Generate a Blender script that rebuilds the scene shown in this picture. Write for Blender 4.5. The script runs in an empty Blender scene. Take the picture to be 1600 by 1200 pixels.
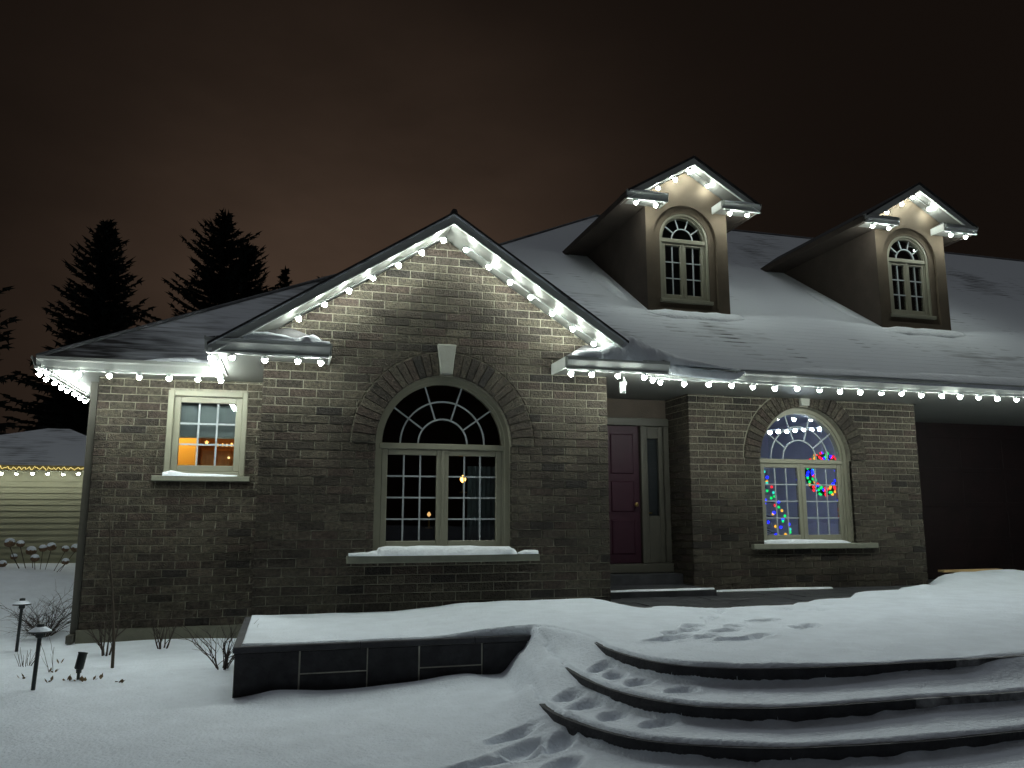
import bpy, math, random
import numpy as np
from mathutils import Vector, Matrix
random.seed(7); np.random.seed(7)
R = math.radians
sc = bpy.context.scene
COL = sc.collection

# ------------------------------------------------------------------ camera
cam_d = bpy.data.cameras.new('camera'); cam = bpy.data.objects.new('camera', cam_d); COL.objects.link(cam)
cam_d.sensor_width = 36.0; cam_d.lens = 36.0*1250/1600; cam_d.clip_start = .05; cam_d.clip_end = 2000
EYE = Vector((0, 0, 1.6)); YAW, PIT = R(15.6), R(9.35)
cam.location = EYE; cam.rotation_euler = (R(90)+PIT, 0, -YAW)
sc.camera = cam
sc.render.resolution_x, sc.render.resolution_y = 1024, 768
sc.cycles.use_denoising = True
sc.cycles.sample_clamp_indirect = 6
sc.cycles.max_bounces = 8; sc.cycles.transparent_max_bounces = 16
sc.cycles.caustics_reflective = False; sc.cycles.caustics_refractive = False
try: sc.cycles.use_light_tree = True
except Exception: pass

# ------------------------------------------------------------------ world: light-polluted winter night
W = bpy.data.worlds.new('World'); sc.world = W; W.use_nodes = True
nt = W.node_tree; nt.nodes.clear()
def nd(t, **k):
    n = nt.nodes.new(t)
    for a, v in k.items(): setattr(n, a, v)
    return n
wo = nd('ShaderNodeOutputWorld'); bg = nd('ShaderNodeBackground'); tc = nd('ShaderNodeTexCoord')
az, el = R(5.0), R(10)
gd = (math.sin(az)*math.cos(el), math.cos(az)*math.cos(el), math.sin(el))
dot = nd('ShaderNodeVectorMath', operation='DOT_PRODUCT'); dot.inputs[1].default_value = gd
nt.links.new(tc.outputs['Generated'], dot.inputs[0])
mx = nd('ShaderNodeMath', operation='MAXIMUM'); mx.inputs[1].default_value = 0
pw = nd('ShaderNodeMath', operation='POWER'); pw.inputs[1].default_value = 19
nt.links.new(dot.outputs['Value'], mx.inputs[0]); nt.links.new(mx.outputs[0], pw.inputs[0])
nz = nd('ShaderNodeTexNoise'); nz.inputs['Scale'].default_value = 2.3; nz.inputs['Detail'].default_value = 5; nz.inputs['Roughness'].default_value = .55
mp = nd('ShaderNodeMapping'); mp.inputs['Scale'].default_value = (1, 1, 2.2)
nt.links.new(tc.outputs['Generated'], mp.inputs[0]); nt.links.new(mp.outputs[0], nz.inputs['Vector'])
mr = nd('ShaderNodeMapRange'); mr.inputs['From Min'].default_value = .3; mr.inputs['From Max'].default_value = .7
mr.inputs['To Min'].default_value = .5; mr.inputs['To Max'].default_value = 1.25
nt.links.new(nz.outputs['Fac'], mr.inputs['Value'])
ml = nd('ShaderNodeMath', operation='MULTIPLY'); nt.links.new(pw.outputs[0], ml.inputs[0]); nt.links.new(mr.outputs[0], ml.inputs[1])
mixc = nd('ShaderNodeMix', data_type='RGBA')
mixc.inputs['A'].default_value = (.0068, .0046, .0035, 1); mixc.inputs['B'].default_value = (.058, .037, .0255, 1)
nt.links.new(ml.outputs[0], mixc.inputs['Factor'])
nt.links.new(mixc.outputs['Result'], bg.inputs['Color']); bg.inputs['Strength'].default_value = 1.0
nt.links.new(bg.outputs[0], wo.inputs[0])

# added soft overhead fill lamp, brightens the snow against the walls
sun_d = bpy.data.lights.new('overhead_fill', 'SUN'); sun_d.energy = .31; sun_d.angle = R(50); sun_d.color = (.85, .93, 1.0)
sun = bpy.data.objects.new('overhead_fill', sun_d); COL.objects.link(sun); sun.rotation_euler = (R(-12), 0, R(0))
sun.location = (0, -5, 20)

vs = sc.view_settings; vs.view_transform = 'Standard'; vs.look = 'None'; vs.exposure = 0.0; vs.gamma = 1.0
vs.use_curve_mapping = False

BULB_L = 290.0       # radiance of the white eave bulbs

# ------------------------------------------------------------------ materials
MATS = {}
def mat(name, col, rough=.8, var=.18, scale=6., bump=0., bscale=60., spec=.3, metallic=0., emit=None, estr=0., stretch=None, col2=None, cfac=(.42, .6), stain=0.):
    if name in MATS: return MATS[name]
    m = bpy.data.materials.new(name); m.use_nodes = True; t = m.node_tree; n = t.nodes; l = t.links
    b = n['Principled BSDF']; b.inputs['Roughness'].default_value = rough; b.inputs['Metallic'].default_value = metallic
    b.inputs['Specular IOR Level'].default_value = spec
    g = n.new('ShaderNodeNewGeometry'); src = g.outputs['Position']
    if stretch:
        mp = n.new('ShaderNodeMapping'); mp.inputs['Scale'].default_value = stretch; l.new(src, mp.inputs[0]); src = mp.outputs[0]
    nz = n.new('ShaderNodeTexNoise'); nz.inputs['Scale'].default_value = scale; nz.inputs['Detail'].default_value = 5; nz.inputs['Roughness'].default_value = .6
    l.new(src, nz.inputs['Vector'])
    mr = n.new('ShaderNodeMapRange'); mr.inputs['From Min'].default_value = .3 if not col2 else cfac[0]; mr.inputs['From Max'].default_value = .7 if not col2 else cfac[1]
    l.new(nz.outputs['Fac'], mr.inputs['Value'])
    mx = n.new('ShaderNodeMix'); mx.data_type = 'RGBA'
    c2 = col2 or tuple(min(1, c*(1+var)) for c in col); c1 = col if col2 else tuple(c*(1-var) for c in col)
    mx.inputs['A'].default_value = (*c1, 1); mx.inputs['B'].default_value = (*c2, 1)
    l.new(mr.outputs[0], mx.inputs['Factor']); cout = mx.outputs['Result']
    if stain:
        n3 = n.new('ShaderNodeTexNoise'); n3.inputs['Scale'].default_value = 1.1; n3.inputs['Detail'].default_value = 6; n3.inputs['Roughness'].default_value = .7
        l.new(g.outputs['Position'], n3.inputs['Vector'])
        m3 = n.new('ShaderNodeMapRange'); m3.inputs['From Min'].default_value = .35; m3.inputs['From Max'].default_value = .65; m3.inputs['To Min'].default_value = 1-stain; m3.inputs['To Max'].default_value = 1+stain*.6
        l.new(n3.outputs['Fac'], m3.inputs['Value'])
        vm = n.new('ShaderNodeVectorMath'); vm.operation = 'SCALE'; l.new(cout, vm.inputs[0]); l.new(m3.outputs[0], vm.inputs['Scale']); cout = vm.outputs[0]
    l.new(cout, b.inputs['Base Color'])
    if bump:
        n2 = n.new('ShaderNodeTexNoise'); n2.inputs['Scale'].default_value = bscale; n2.inputs['Detail'].default_value = 4
        l.new(src, n2.inputs['Vector'])
        bp = n.new('ShaderNodeBump'); bp.inputs['Strength'].default_value = bump; bp.inputs['Distance'].default_value = .02
        l.new(n2.outputs['Fac'], bp.inputs['Height']); l.new(bp.outputs[0], b.inputs['Normal'])
    if emit:
        b.inputs['Emission Color'].default_value = (*emit, 1); b.inputs['Emission Strength'].default_value = estr
    MATS[name] = m; return m

def emis(name, col, s):
    if name in MATS: return MATS[name]
    m = bpy.data.materials.new(name); m.use_nodes = True; t = m.node_tree; t.nodes.clear()
    e = t.nodes.new('ShaderNodeEmission'); o = t.nodes.new('ShaderNodeOutputMaterial')
    e.inputs[0].default_value = (*col, 1); e.inputs[1].default_value = s; t.links.new(e.outputs[0], o.inputs[0])
    MATS[name] = m; return m

def glass(name, refl=1.0, tint=(.93, .96, .97)):
    if name in MATS: return MATS[name]
    m = bpy.data.materials.new(name); m.use_nodes = True; t = m.node_tree; t.nodes.clear(); n = t.nodes; l = t.links
    o = n.new('ShaderNodeOutputMaterial'); tr = n.new('ShaderNodeBsdfTransparent'); gl = n.new('ShaderNodeBsdfGlossy')
    tr.inputs[0].default_value = (*tint, 1); gl.inputs['Roughness'].default_value = .015
    fr = n.new('ShaderNodeFresnel'); fr.inputs[0].default_value = 1.5
    mu = n.new('ShaderNodeMath'); mu.operation = 'MULTIPLY'; mu.inputs[1].default_value = refl; mu.use_clamp = True
    g = n.new('ShaderNodeNewGeometry'); nz = n.new('ShaderNodeTexNoise'); nz.inputs['Scale'].default_value = 1.7
    l.new(g.outputs['Position'], nz.inputs['Vector'])
    bp = n.new('ShaderNodeBump'); bp.inputs['Strength'].default_value = .03; bp.inputs['Distance'].default_value = .05
    l.new(nz.outputs['Fac'], bp.inputs['Height']); l.new(bp.outputs[0], gl.inputs['Normal'])
    mi = n.new('ShaderNodeMixShader'); l.new(fr.outputs[0], mu.inputs[0]); l.new(mu.outputs[0], mi.inputs[0])
    l.new(tr.outputs[0], mi.inputs[1]); l.new(gl.outputs[0], mi.inputs[2]); l.new(mi.outputs[0], o.inputs[0])
    MATS[name] = m; return m

def roof_mat(name, cover, seed, y0, dash=.35):
    """asphalt shingles under a thin wind-blown snow cover"""
    m = bpy.data.materials.new(name); m.use_nodes = True; t = m.node_tree; n = t.nodes; l = t.links
    b = n['Principled BSDF']; b.inputs['Roughness'].default_value = .85; b.inputs['Specular IOR Level'].default_value = .2
    g = n.new('ShaderNodeNewGeometry'); sx = n.new('ShaderNodeSeparateXYZ'); l.new(g.outputs['Position'], sx.inputs[0])
    def noise(scale, st, det=4, off=0):
        mp = n.new('ShaderNodeMapping'); mp.inputs['Scale'].default_value = st; mp.inputs['Location'].default_value = (seed+off, seed*.7, 0)
        l.new(g.outputs['Position'], mp.inputs[0]); z = n.new('ShaderNodeTexNoise'); z.inputs['Scale'].default_value = scale
        z.inputs['Detail'].default_value = det; l.new(mp.outputs[0], z.inputs['Vector']); return z.outputs['Fac']
    def mth(op, a, c=None, clamp=False):
        q = n.new('ShaderNodeMath'); q.operation = op; q.use_clamp = clamp
        for i, v in enumerate((a, c)):
            if v is None: continue
            if isinstance(v, (int, float)): q.inputs[i].default_value = v
            else: l.new(v, q.inputs[i])
        return q.outputs[0]
    big = noise(.45, (1, 1, 1), 3); streak = noise(2.2, (1, 6, 6), 5, 3); tab = noise(3.2, (1, .3, .3), 2, 9)
    fr = mth('FRACT', mth('DIVIDE', mth('SUBTRACT', sx.outputs['Y'], y0), .1176))
    lip = mth('SUBTRACT', 1.0, mth('MULTIPLY', fr, 2.6), True)        # lower edge of each course
    a = mth('ADD', mth('MULTIPLY', big, 1.1), mth('MULTIPLY', streak, .6))
    tabm = mth('MULTIPLY', mth('SUBTRACT', tab, .50, True), 4.0)
    a = mth('SUBTRACT', a, mth('MULTIPLY', lip, mth('MULTIPLY', tabm, dash)))
    cov = n.new('ShaderNodeMapRange'); cov.inputs['From Min'].default_value = 0.84-cover; cov.inputs['From Max'].default_value = 1.16-cover
    l.new(a, cov.inputs['Value'])
    mx = n.new('ShaderNodeMix'); mx.data_type = 'RGBA'; mx.inputs['A'].default_value = (.045, .042, .042, 1); mx.inputs['B'].default_value = (.72, .75, .79, 1)
    l.new(cov.outputs[0], mx.inputs['Factor']); l.new(mx.outputs['Result'], b.inputs['Base Color'])
    bp = n.new('ShaderNodeBump'); bp.inputs['Strength'].default_value = .3; bp.inputs['Distance'].default_value = .02
    l.new(a, bp.inputs['Height']); l.new(bp.outputs[0], b.inputs['Normal'])
    return m

M_BRICK = [mat('brick_%d' % i, tuple(q*.70 for q in c), .85, .7, 30, 1.0, 60, .2, stain=.38) for i, c in enumerate([
    (.090, .077, .057), (.076, .062, .048), (.107, .091, .067), (.058, .048, .038), (.083, .062, .049), (.042, .036, .031), (.098, .080, .061)])]
M_MORT = mat('mortar', (.235, .22, .17), .95, .25, 20, .5, 80, stain=.3)
M_SNOW = mat('snow', (.78, .83, .90), .75, .06, 5, .6, 38, .25)
M_SNOWP = mat('packed_snow', (.80, .83, .87), .7, .06, 9, .7, 26, .25)
M_TRIM = mat('beige_vinyl', (.25, .24, .18), .45, .06, 5)
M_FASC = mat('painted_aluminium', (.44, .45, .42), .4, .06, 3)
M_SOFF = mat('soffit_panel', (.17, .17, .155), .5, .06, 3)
M_TRACK = mat('white_aluminium_track', (.78, .80, .76), .4, .04, 8)
M_MUNT = mat('muntin_white', (.36, .39, .40), .5, .05)
M_SHING = mat('shingle_edge', (.04, .038, .038), .9, .3, 30, .5)
M_ROOFR = roof_mat('shingle_roof_snow', .42, 3.0, 8.2, .42)
M_ROOFL = roof_mat('shingle_roof_left', .20, 11.0, 9.4, .12)
M_ROOFG = roof_mat('shingle_roof_gable', .25, 5.0, 8.0)
M_STUC = mat('stucco_tan', (.092, .070, .047), .9, .12, 4, .3, 120)
M_STUC2 = mat('dormer_side_brown', (.085, .066, .052), .9, .12, 4, .3, 60)
M_SILL = mat('limestone_sill', (.20, .20, .155), .85, .12, 9, .2)
M_KEY = mat('limestone_keystone', (.30, .30, .26), .85, .1, 9, .2)
M_CONC = mat('foundation_concrete', (.15, .145, .11), .9, .2, 5, .3)
M_STONE = mat('dark_slate_block', (.040, .039, .043), .75, .35, 9, .5, 45)
M_CAP = mat('dark_slate_cap', (.055, .054, .06), .7, .3, 7, .4, 45)
M_JOINT = mat('pale_stone_joint', (.42, .40, .34), .95, .2, 10)
M_FROST = mat('frosted_slate', (.06, .06, .062), .8, .3, 9, .5, 45, col2=(.34, .34, .35), cfac=(.40, .66))
M_PAVE = mat('wet_dark_paving', (.05, .05, .055), .45, .4, 6, .3, 30)
M_DOOR = mat('burgundy_paint', (.026, .004, .012), .5, .1, 3)
M_GAR = mat('shade_dark_brown', (.011, .0045, .0045), .6, .3, 3, .2, 30)  # near-black red-brown: shade of the garage recess put into the colour
M_ENTR = mat('shade_dark_trim', (.075, .07, .056), .5, .08, 4)  # beige trim darkened: shade of entry and downspout put into the colour
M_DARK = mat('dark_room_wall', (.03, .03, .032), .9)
M_CURT = mat('pale_curtain', (.30, .36, .34), .9, .2, 3, .3, 12, stretch=(9, 1, .3))
M_GLASS = glass('window_glass', 1.3)
M_GLASSD = glass('dark_window_glass', .8)
M_WHITEL = emis('white_led', (.90, 1.0, .94), BULB_L)
M_SOCK = mat('bulb_socket', (.5, .52, .5), .5)
M_WIRE = mat('wire', (.40, .42, .40), .6)
M_BARK = mat('bark', (.05, .04, .032), .9, .3, 12, .5)
M_TWIG = mat('bare_twig', (.055, .042, .034), .9, .3, 20)
M_NEEDLE = mat('spruce_needles', (.022, .028, .022), .9, .3, 2)
M_BLACK = mat('black_metal', (.025, .03, .03), .45, .2, 9)
M_SIDING = mat('beige_siding', (.27, .265, .19), .6, .08, 2)

# ------------------------------------------------------------------ mesh helpers
class MB:
    def __init__(s): s.v = []; s.f = []; s.m = []
    def add(s, vs, fs, mi=0):
        o = len(s.v); s.v += [tuple(v) for v in vs]
        for f in fs: s.f.append(tuple(i+o for i in f)); s.m.append(mi)
        return s
    def box(s, x0, y0, z0, x1, y1, z1, mi=0):
        v = [(x0, y0, z0), (x1, y0, z0), (x1, y1, z0), (x0, y1, z0), (x0, y0, z1), (x1, y0, z1), (x1, y1, z1), (x0, y1, z1)]
        return s.add(v, [(0, 3, 2, 1), (4, 5, 6, 7), (0, 1, 5, 4), (1, 2, 6, 5), (2, 3, 7, 6), (3, 0, 4, 7)], mi)
    def cbox(s, x0, y0, z0, x1, y1, z1, c=.006, mi=0):
        """box with chamfered front (‑Y) edges"""
        a = [(x0, z0), (x1, z0), (x1, z1), (x0, z1)]; b = [(x0+c, z0+c), (x1-c, z0+c), (x1-c, z1-c), (x0+c, z1-c)]
        v = [(x, y0, z) for x, z in b]+[(x, y0+c, z) for x, z in a]+[(x, y1, z) for x, z in a]
        f = [(0, 1, 2, 3), (11, 10, 9, 8)]
        for i in range(4):
            j = (i+1) % 4; f += [(i, i+4, j+4, j), (i+4, i+8, j+8, j+4)]
        return s.add(v, f, mi)
    def prism(s, poly, y0, y1, mi=0, c=0.):
        """polygon in XZ (counter-clockwise seen from -Y) extruded from y0 to y1, optional chamfer at y0"""
        n = len(poly); cx = sum(p[0] for p in poly)/n; cz = sum(p[1] for p in poly)/n
        if c:
            inn = []
            for x, z in poly:
                d = math.hypot(x-cx, z-cz) or 1; k = max(0, 1-c*1.4/d); inn.append((cx+(x-cx)*k, cz+(z-cz)*k))
            v = [(x, y0, z) for x, z in inn]+[(x, y0+c, z) for x, z in poly]+[(x, y1, z) for x, z in poly]
            f = [tuple(range(n)), tuple(range(3*n-1, 2*n-1, -1))]
            for i in range(n):
                j = (i+1) % n; f += [(i, i+n, j+n, j), (i+n, i+2*n, j+2*n, j+n)]
        else:
            v = [(x, y0, z) for x, z in poly]+[(x, y1, z) for x, z in poly]
            f = [tuple(range(n)), tuple(range(2*n-1, n-1, -1))]
            for i in range(n):
                j = (i+1) % n; f.append((i, i+n, j+n, j))
        return s.add(v, f, mi)
    def xprism(s, poly, x0, x1, mi=0):
        n = len(poly); v = [(x0, y, z) for y, z in poly]+[(x1, y, z) for y, z in poly]
        f = [tuple(range(n-1, -1, -1)), tuple(range(n, 2*n))]
        for i in range(n):
            j = (i+1) % n; f.append((i, j, j+n, i+n))
        return s.add(v, f, mi)
    def zprism(s, poly, z0, z1, mi=0):
        n = len(poly); v = [(x, y, z0) for x, y in poly]+[(x, y, z1) for x, y in poly]
        f = [tuple(range(n-1, -1, -1)), tuple(range(n, 2*n))]
        for i in range(n):
            j = (i+1) % n; f.append((i, j, j+n, i+n))
        return s.add(v, f, mi)
    def tube(s, pts, rad, n=5, mi=0, cap=True):
        pts = [Vector(p) for p in pts]; k = len(pts)
        if not hasattr(rad, '__len__'): rad = [rad]*k
        vs = []; up = Vector((.13, .21, 1)).normalized()
        for i, p in enumerate(pts):
            t = (pts[min(i+1, k-1)]-pts[max(i-1, 0)]); t = t.normalized() if t.length > 1e-9 else Vector((0, 0, 1))
            a = t.cross(up); a = a.normalized() if a.length > 1e-4 else t.orthogonal().normalized(); b = t.cross(a)
            for q in range(n):
                w = 2*math.pi*q/n; vs.append(p+(a*math.cos(w)+b*math.sin(w))*rad[i])
        fs = [(i*n+q, i*n+(q+1) % n, (i+1)*n+(q+1) % n, (i+1)*n+q) for i in range(k-1) for q in range(n)]
        if cap: fs += [tuple(range(n-1, -1, -1)), tuple(range((k-1)*n, k*n))]
        return s.add(vs, fs, mi)
    def lathe(s, prof, c=(0, 0, 0), n=12, mi=0):
        vs = []; fs = []; k = len(prof)
        for r, z in prof:
            for q in range(n):
                w = 2*math.pi*q/n; vs.append((c[0]+r*math.cos(w), c[1]+r*math.sin(w), c[2]+z))
        for i in range(k-1):
            for q in range(n): fs.append((i*n+q, i*n+(q+1) % n, (i+1)*n+(q+1) % n, (i+1)*n+q))
        fs += [tuple(range(n-1, -1, -1)), tuple(range((k-1)*n, k*n))]
        return s.add(vs, fs, mi)
    def sector(s, cx, cz, r0, r1, a0, a1, y0, y1, n=8, mi=0):
        """annular sector in XZ, angles counter-clockwise from +X"""
        out = [(cx+r1*math.cos(a0+(a1-a0)*i/n), cz+r1*math.sin(a0+(a1-a0)*i/n)) for i in range(n+1)]
        if r0 < 1e-4:
            s.prism([(cx, cz)]+out, y0, y1, mi) if abs(a1-a0) < 3.1 else s.prism(out, y0, y1, mi); return s
        inn = [(cx+r0*math.cos(a0+(a1-a0)*i/n), cz+r0*math.sin(a0+(a1-a0)*i/n)) for i in range(n+1)]
        v = []
        for y in (y0, y1):
            v += [(x, y, z) for x, z in inn]+[(x, y, z) for x, z in out]
        m = n+1; k = 2*m; f = []
        for i in range(n):
            f += [(i, m+i, m+i+1, i+1), (k+i, k+i+1, k+m+i+1, k+m+i), (i, i+1, k+i+1, k+i), (m+i, k+m+i, k+m+i+1, m+i+1)]
        f += [(0, k, k+m, m), (n, m+n, k+m+n, k+n)]
        return s.add(v, f, mi)
    def mesh(s, name, mats, center=True, smooth=False):
        v = np.array(s.v, dtype=np.float32); c = (v.min(0)+v.max(0))/2 if center else np.zeros(3, np.float32)
        me = bpy.data.meshes.new(name); me.from_pydata([tuple(p) for p in (v-c)], [], s.f)
        for m in (mats if isinstance(mats, (list, tuple)) else [mats]): me.materials.append(m)
        if any(s.m): me.polygons.foreach_set('material_index', s.m)
        if smooth: me.polygons.foreach_set('use_smooth', [True]*len(me.polygons))
        me.update(); return me, Vector([float(q) for q in c])
    def build(s, name, mats, parent=None, smooth=False):
        me, c = s.mesh(name, mats, True, smooth); return link(name, me, c, parent)
WLOC = {}
def link(name, me, loc, parent=None):
    o = bpy.data.objects.new(name, me); COL.objects.link(o); o.location = loc; WLOC[o] = Vector(loc)
    if parent is not None: setpar(o, parent)
    return o
def setpar(o, parent):
    o.parent = parent; o.matrix_parent_inverse = Matrix.Translation(-WLOC[parent])
def empty(name, loc):
    o = bpy.data.objects.new(name, None); COL.objects.link(o); o.location = loc; o.empty_display_size = .2; WLOC[o] = Vector(loc); return o
def tag(o, label, cat=None, group=None, kind=None):
    o['label'] = label
    if cat: o['category'] = cat
    if group: o['group'] = group
    if kind: o['kind'] = kind
    return o
def struct(o): o['kind'] = 'structure'; return o
def clip(poly, n, d):
    """keep the part of a 2-D polygon with p.n >= d"""
    out = []; k = len(poly)
    for i in range(k):
        p, q = poly[i], poly[(i+1) % k]; a = p[0]*n[0]+p[1]*n[1]-d; b = q[0]*n[0]+q[1]*n[1]-d
        if a >= 0: out.append(p)
        if (a > 0 > b) or (a < 0 < b):
            t = a/(a-b); out.append((p[0]+(q[0]-p[0])*t, p[1]+(q[1]-p[1])*t))
    return out
def area(p): return abs(sum(p[i][0]*p[(i+1) % len(p)][1]-p[(i+1) % len(p)][0]*p[i][1] for i in range(len(p))))/2
def catmull(P, per=8):
    P = [np.array(p, float) for p in P]; P = [2*P[0]-P[1]]+P+[2*P[-1]-P[-2]]; out = []
    for i in range(1, len(P)-2):
        for k in range(per):
            t = k/per; a, b, c, d = P[i-1:i+3]
            out.append(.5*((2*b)+(-a+c)*t+(2*a-5*b+4*c-d)*t*t+(-a+3*b-3*c+d)*t**3))
    out.append(P[-2]); return out
def vnoise(x, y, seed=0):
    """smooth value noise, numpy"""
    x = np.asarray(x, float); y = np.asarray(y, float); xi = np.floor(x); yi = np.floor(y); fx = x-xi; fy = y-yi
    fx = fx*fx*(3-2*fx); fy = fy*fy*(3-2*fy)
    def h(a, b): s = np.sin(a*127.1+b*311.7+seed*74.7)*43758.5453; return s-np.floor(s)
    return (h(xi, yi)*(1-fx)+h(xi+1, yi)*fx)*(1-fy)+(h(xi, yi+1)*(1-fx)+h(xi+1, yi+1)*fx)*fy
def sstep(a, b, x): t = np.clip((np.asarray(x, float)-a)/(b-a), 0, 1); return t*t*(3-2*t)

# ------------------------------------------------------------------ plan data
GY, RY, LY, DY = 8.30, 9.30, 9.85, 9.90           # wall planes: gable bay, right bay, left wing, entrance
GX0, GX1, GXC = -.28, 3.43, 1.555
P = .655                                          # roof pitch
EAVE = 3.15                                       # underside of gutters
PATIO, BED = .72, .66

# ------------------------------------------------------------------ ground: one snow sheet with beds, patio and steps pressed through
S1 = [(-.30, 10.2), (-.30, 6.44), (2.0, 6.44), (2.12, 6.2), (2.2, 5.85), (2.17, 5.3), (2.21, 4.95), (2.30, 4.70), (2.46, 4.53), (2.73, 4.41), (3.09, 4.35), (3.6, 4.33), (4.45, 4.33), (6, 4.4), (9, 4.6), (14, 4.8)]
S2 = [(2.0, 6.45), (1.96, 6.0), (1.91, 5.6), (1.89, 5.0), (1.97, 4.52), (2.19, 4.17), (2.50, 4.03), (2.86, 3.98), (3.6, 3.98), (4.3, 3.97), (6, 4.03), (9, 4.2), (14, 4.4)]
S3 = [(1.80, 6.45), (1.74, 5.9), (1.65, 5.4), (1.57, 4.86), (1.64, 4.43), (1.82, 4.06), (2.09, 3.86), (2.38, 3.74), (2.7, 3.68), (3.24, 3.64), (3.93, 3.66), (6, 3.72), (9, 3.88), (14, 4.1)]
C1 = [np.array(p) for p in S1[:3]]+catmull(S1[2:], 6)[1:]
C2 = catmull(S2, 6); C3 = catmull(S3, 6)
def poly_of(c, first=()): return np.array(list(first)+[tuple(p) for p in c]+[(14, 10.2)])
PG1 = poly_of(C1); PG2 = poly_of(C2, [(2.0, 10.2)]); PG3 = poly_of(C3, [(1.80, 10.2)])
def sdist(px, py, poly):
    d = np.full(px.shape, 1e9); ins = np.zeros(px.shape, bool); n = len(poly)
    for i in range(n):
        a = poly[i]; b = poly[(i+1) % n]; e = b-a; L = e@e
        if L < 1e-12: continue
        t = np.clip(((px-a[0])*e[0]+(py-a[1])*e[1])/L, 0, 1)
        d = np.minimum(d, (px-a[0]-t*e[0])**2+(py-a[1]-t*e[1])**2)
        c = ((a[1] > py) != (b[1] > py))
        with np.errstate(divide='ignore', invalid='ignore'):
            ins ^= c & (px < (b[0]-a[0])*(py-a[1])/(b[1]-a[1]+1e-15)+a[0])
    return np.where(ins, 1, -1)*np.sqrt(d)
# footprints: x, y, heading(deg), length, depth
FEET = [(1.30, 4.70, 20, .30, .045), (1.30, 4.47, 22, .31, .05), (1.21, 4.32, 16, .30, .05), (1.04, 4.30, 14, .28, .045), (.85, 4.24, 10, .30, .045), (1.50, 4.42, 50, .28, .05), (1.40, 4.10, 30, .28, .05), (.51, 4.14, 8, .30, .04),
        (1.74, 4.95, 35, .22, .045), (1.76, 4.72, 30, .24, .05), (1.83, 4.45, 40, .2, .045), (1.98, 4.20, 20, .2, .035),
        (2.04, 5.15, 35, .22, .045), (2.05, 4.92, 60, .2, .05), (2.10, 4.70, 40, .2, .045), (2.26, 4.45, 20, .2, .04),
        (2.66, 5.46, 15, .34, .045), (2.82, 5.55, 22, .25, .035), (3.0, 5.5, 25, .33, .04), (3.2, 5.37, 12, .36, .045), (3.42, 5.45, 25, .28, .035), (3.32, 5.77, 20, .3, .04), (3.2, 6.07, 35, .25, .04), (3.97, 6.25, 10, .3, .035), (4.0, 5.78, 60, .2, .03), (4.15, 5.83, 60, .22, .035), (3.05, 5.85, 40, .26, .035), (2.86, 5.75, 50, .2, .03), (3.55, 6.0, 30, .24, .03), (3.6, 6.5, 60, .24, .03), (3.9, 6.9, 60, .25, .03), (4.6, 6.9, 10, .22, .03), (5.2, 7.1, 30, .22, .03), (4.9, 6.75, 0, .2, .025)]
EDX = [2.5, 3.3, 3.42, 4.3, 5.1, 5.8, 6.6, 8.3, 9.5, 14]; EDY = [8.6, 8.15, 7.72, 7.60, 7.55, 7.9, 8.3, 9.05, 9.9, 10.2]
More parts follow.
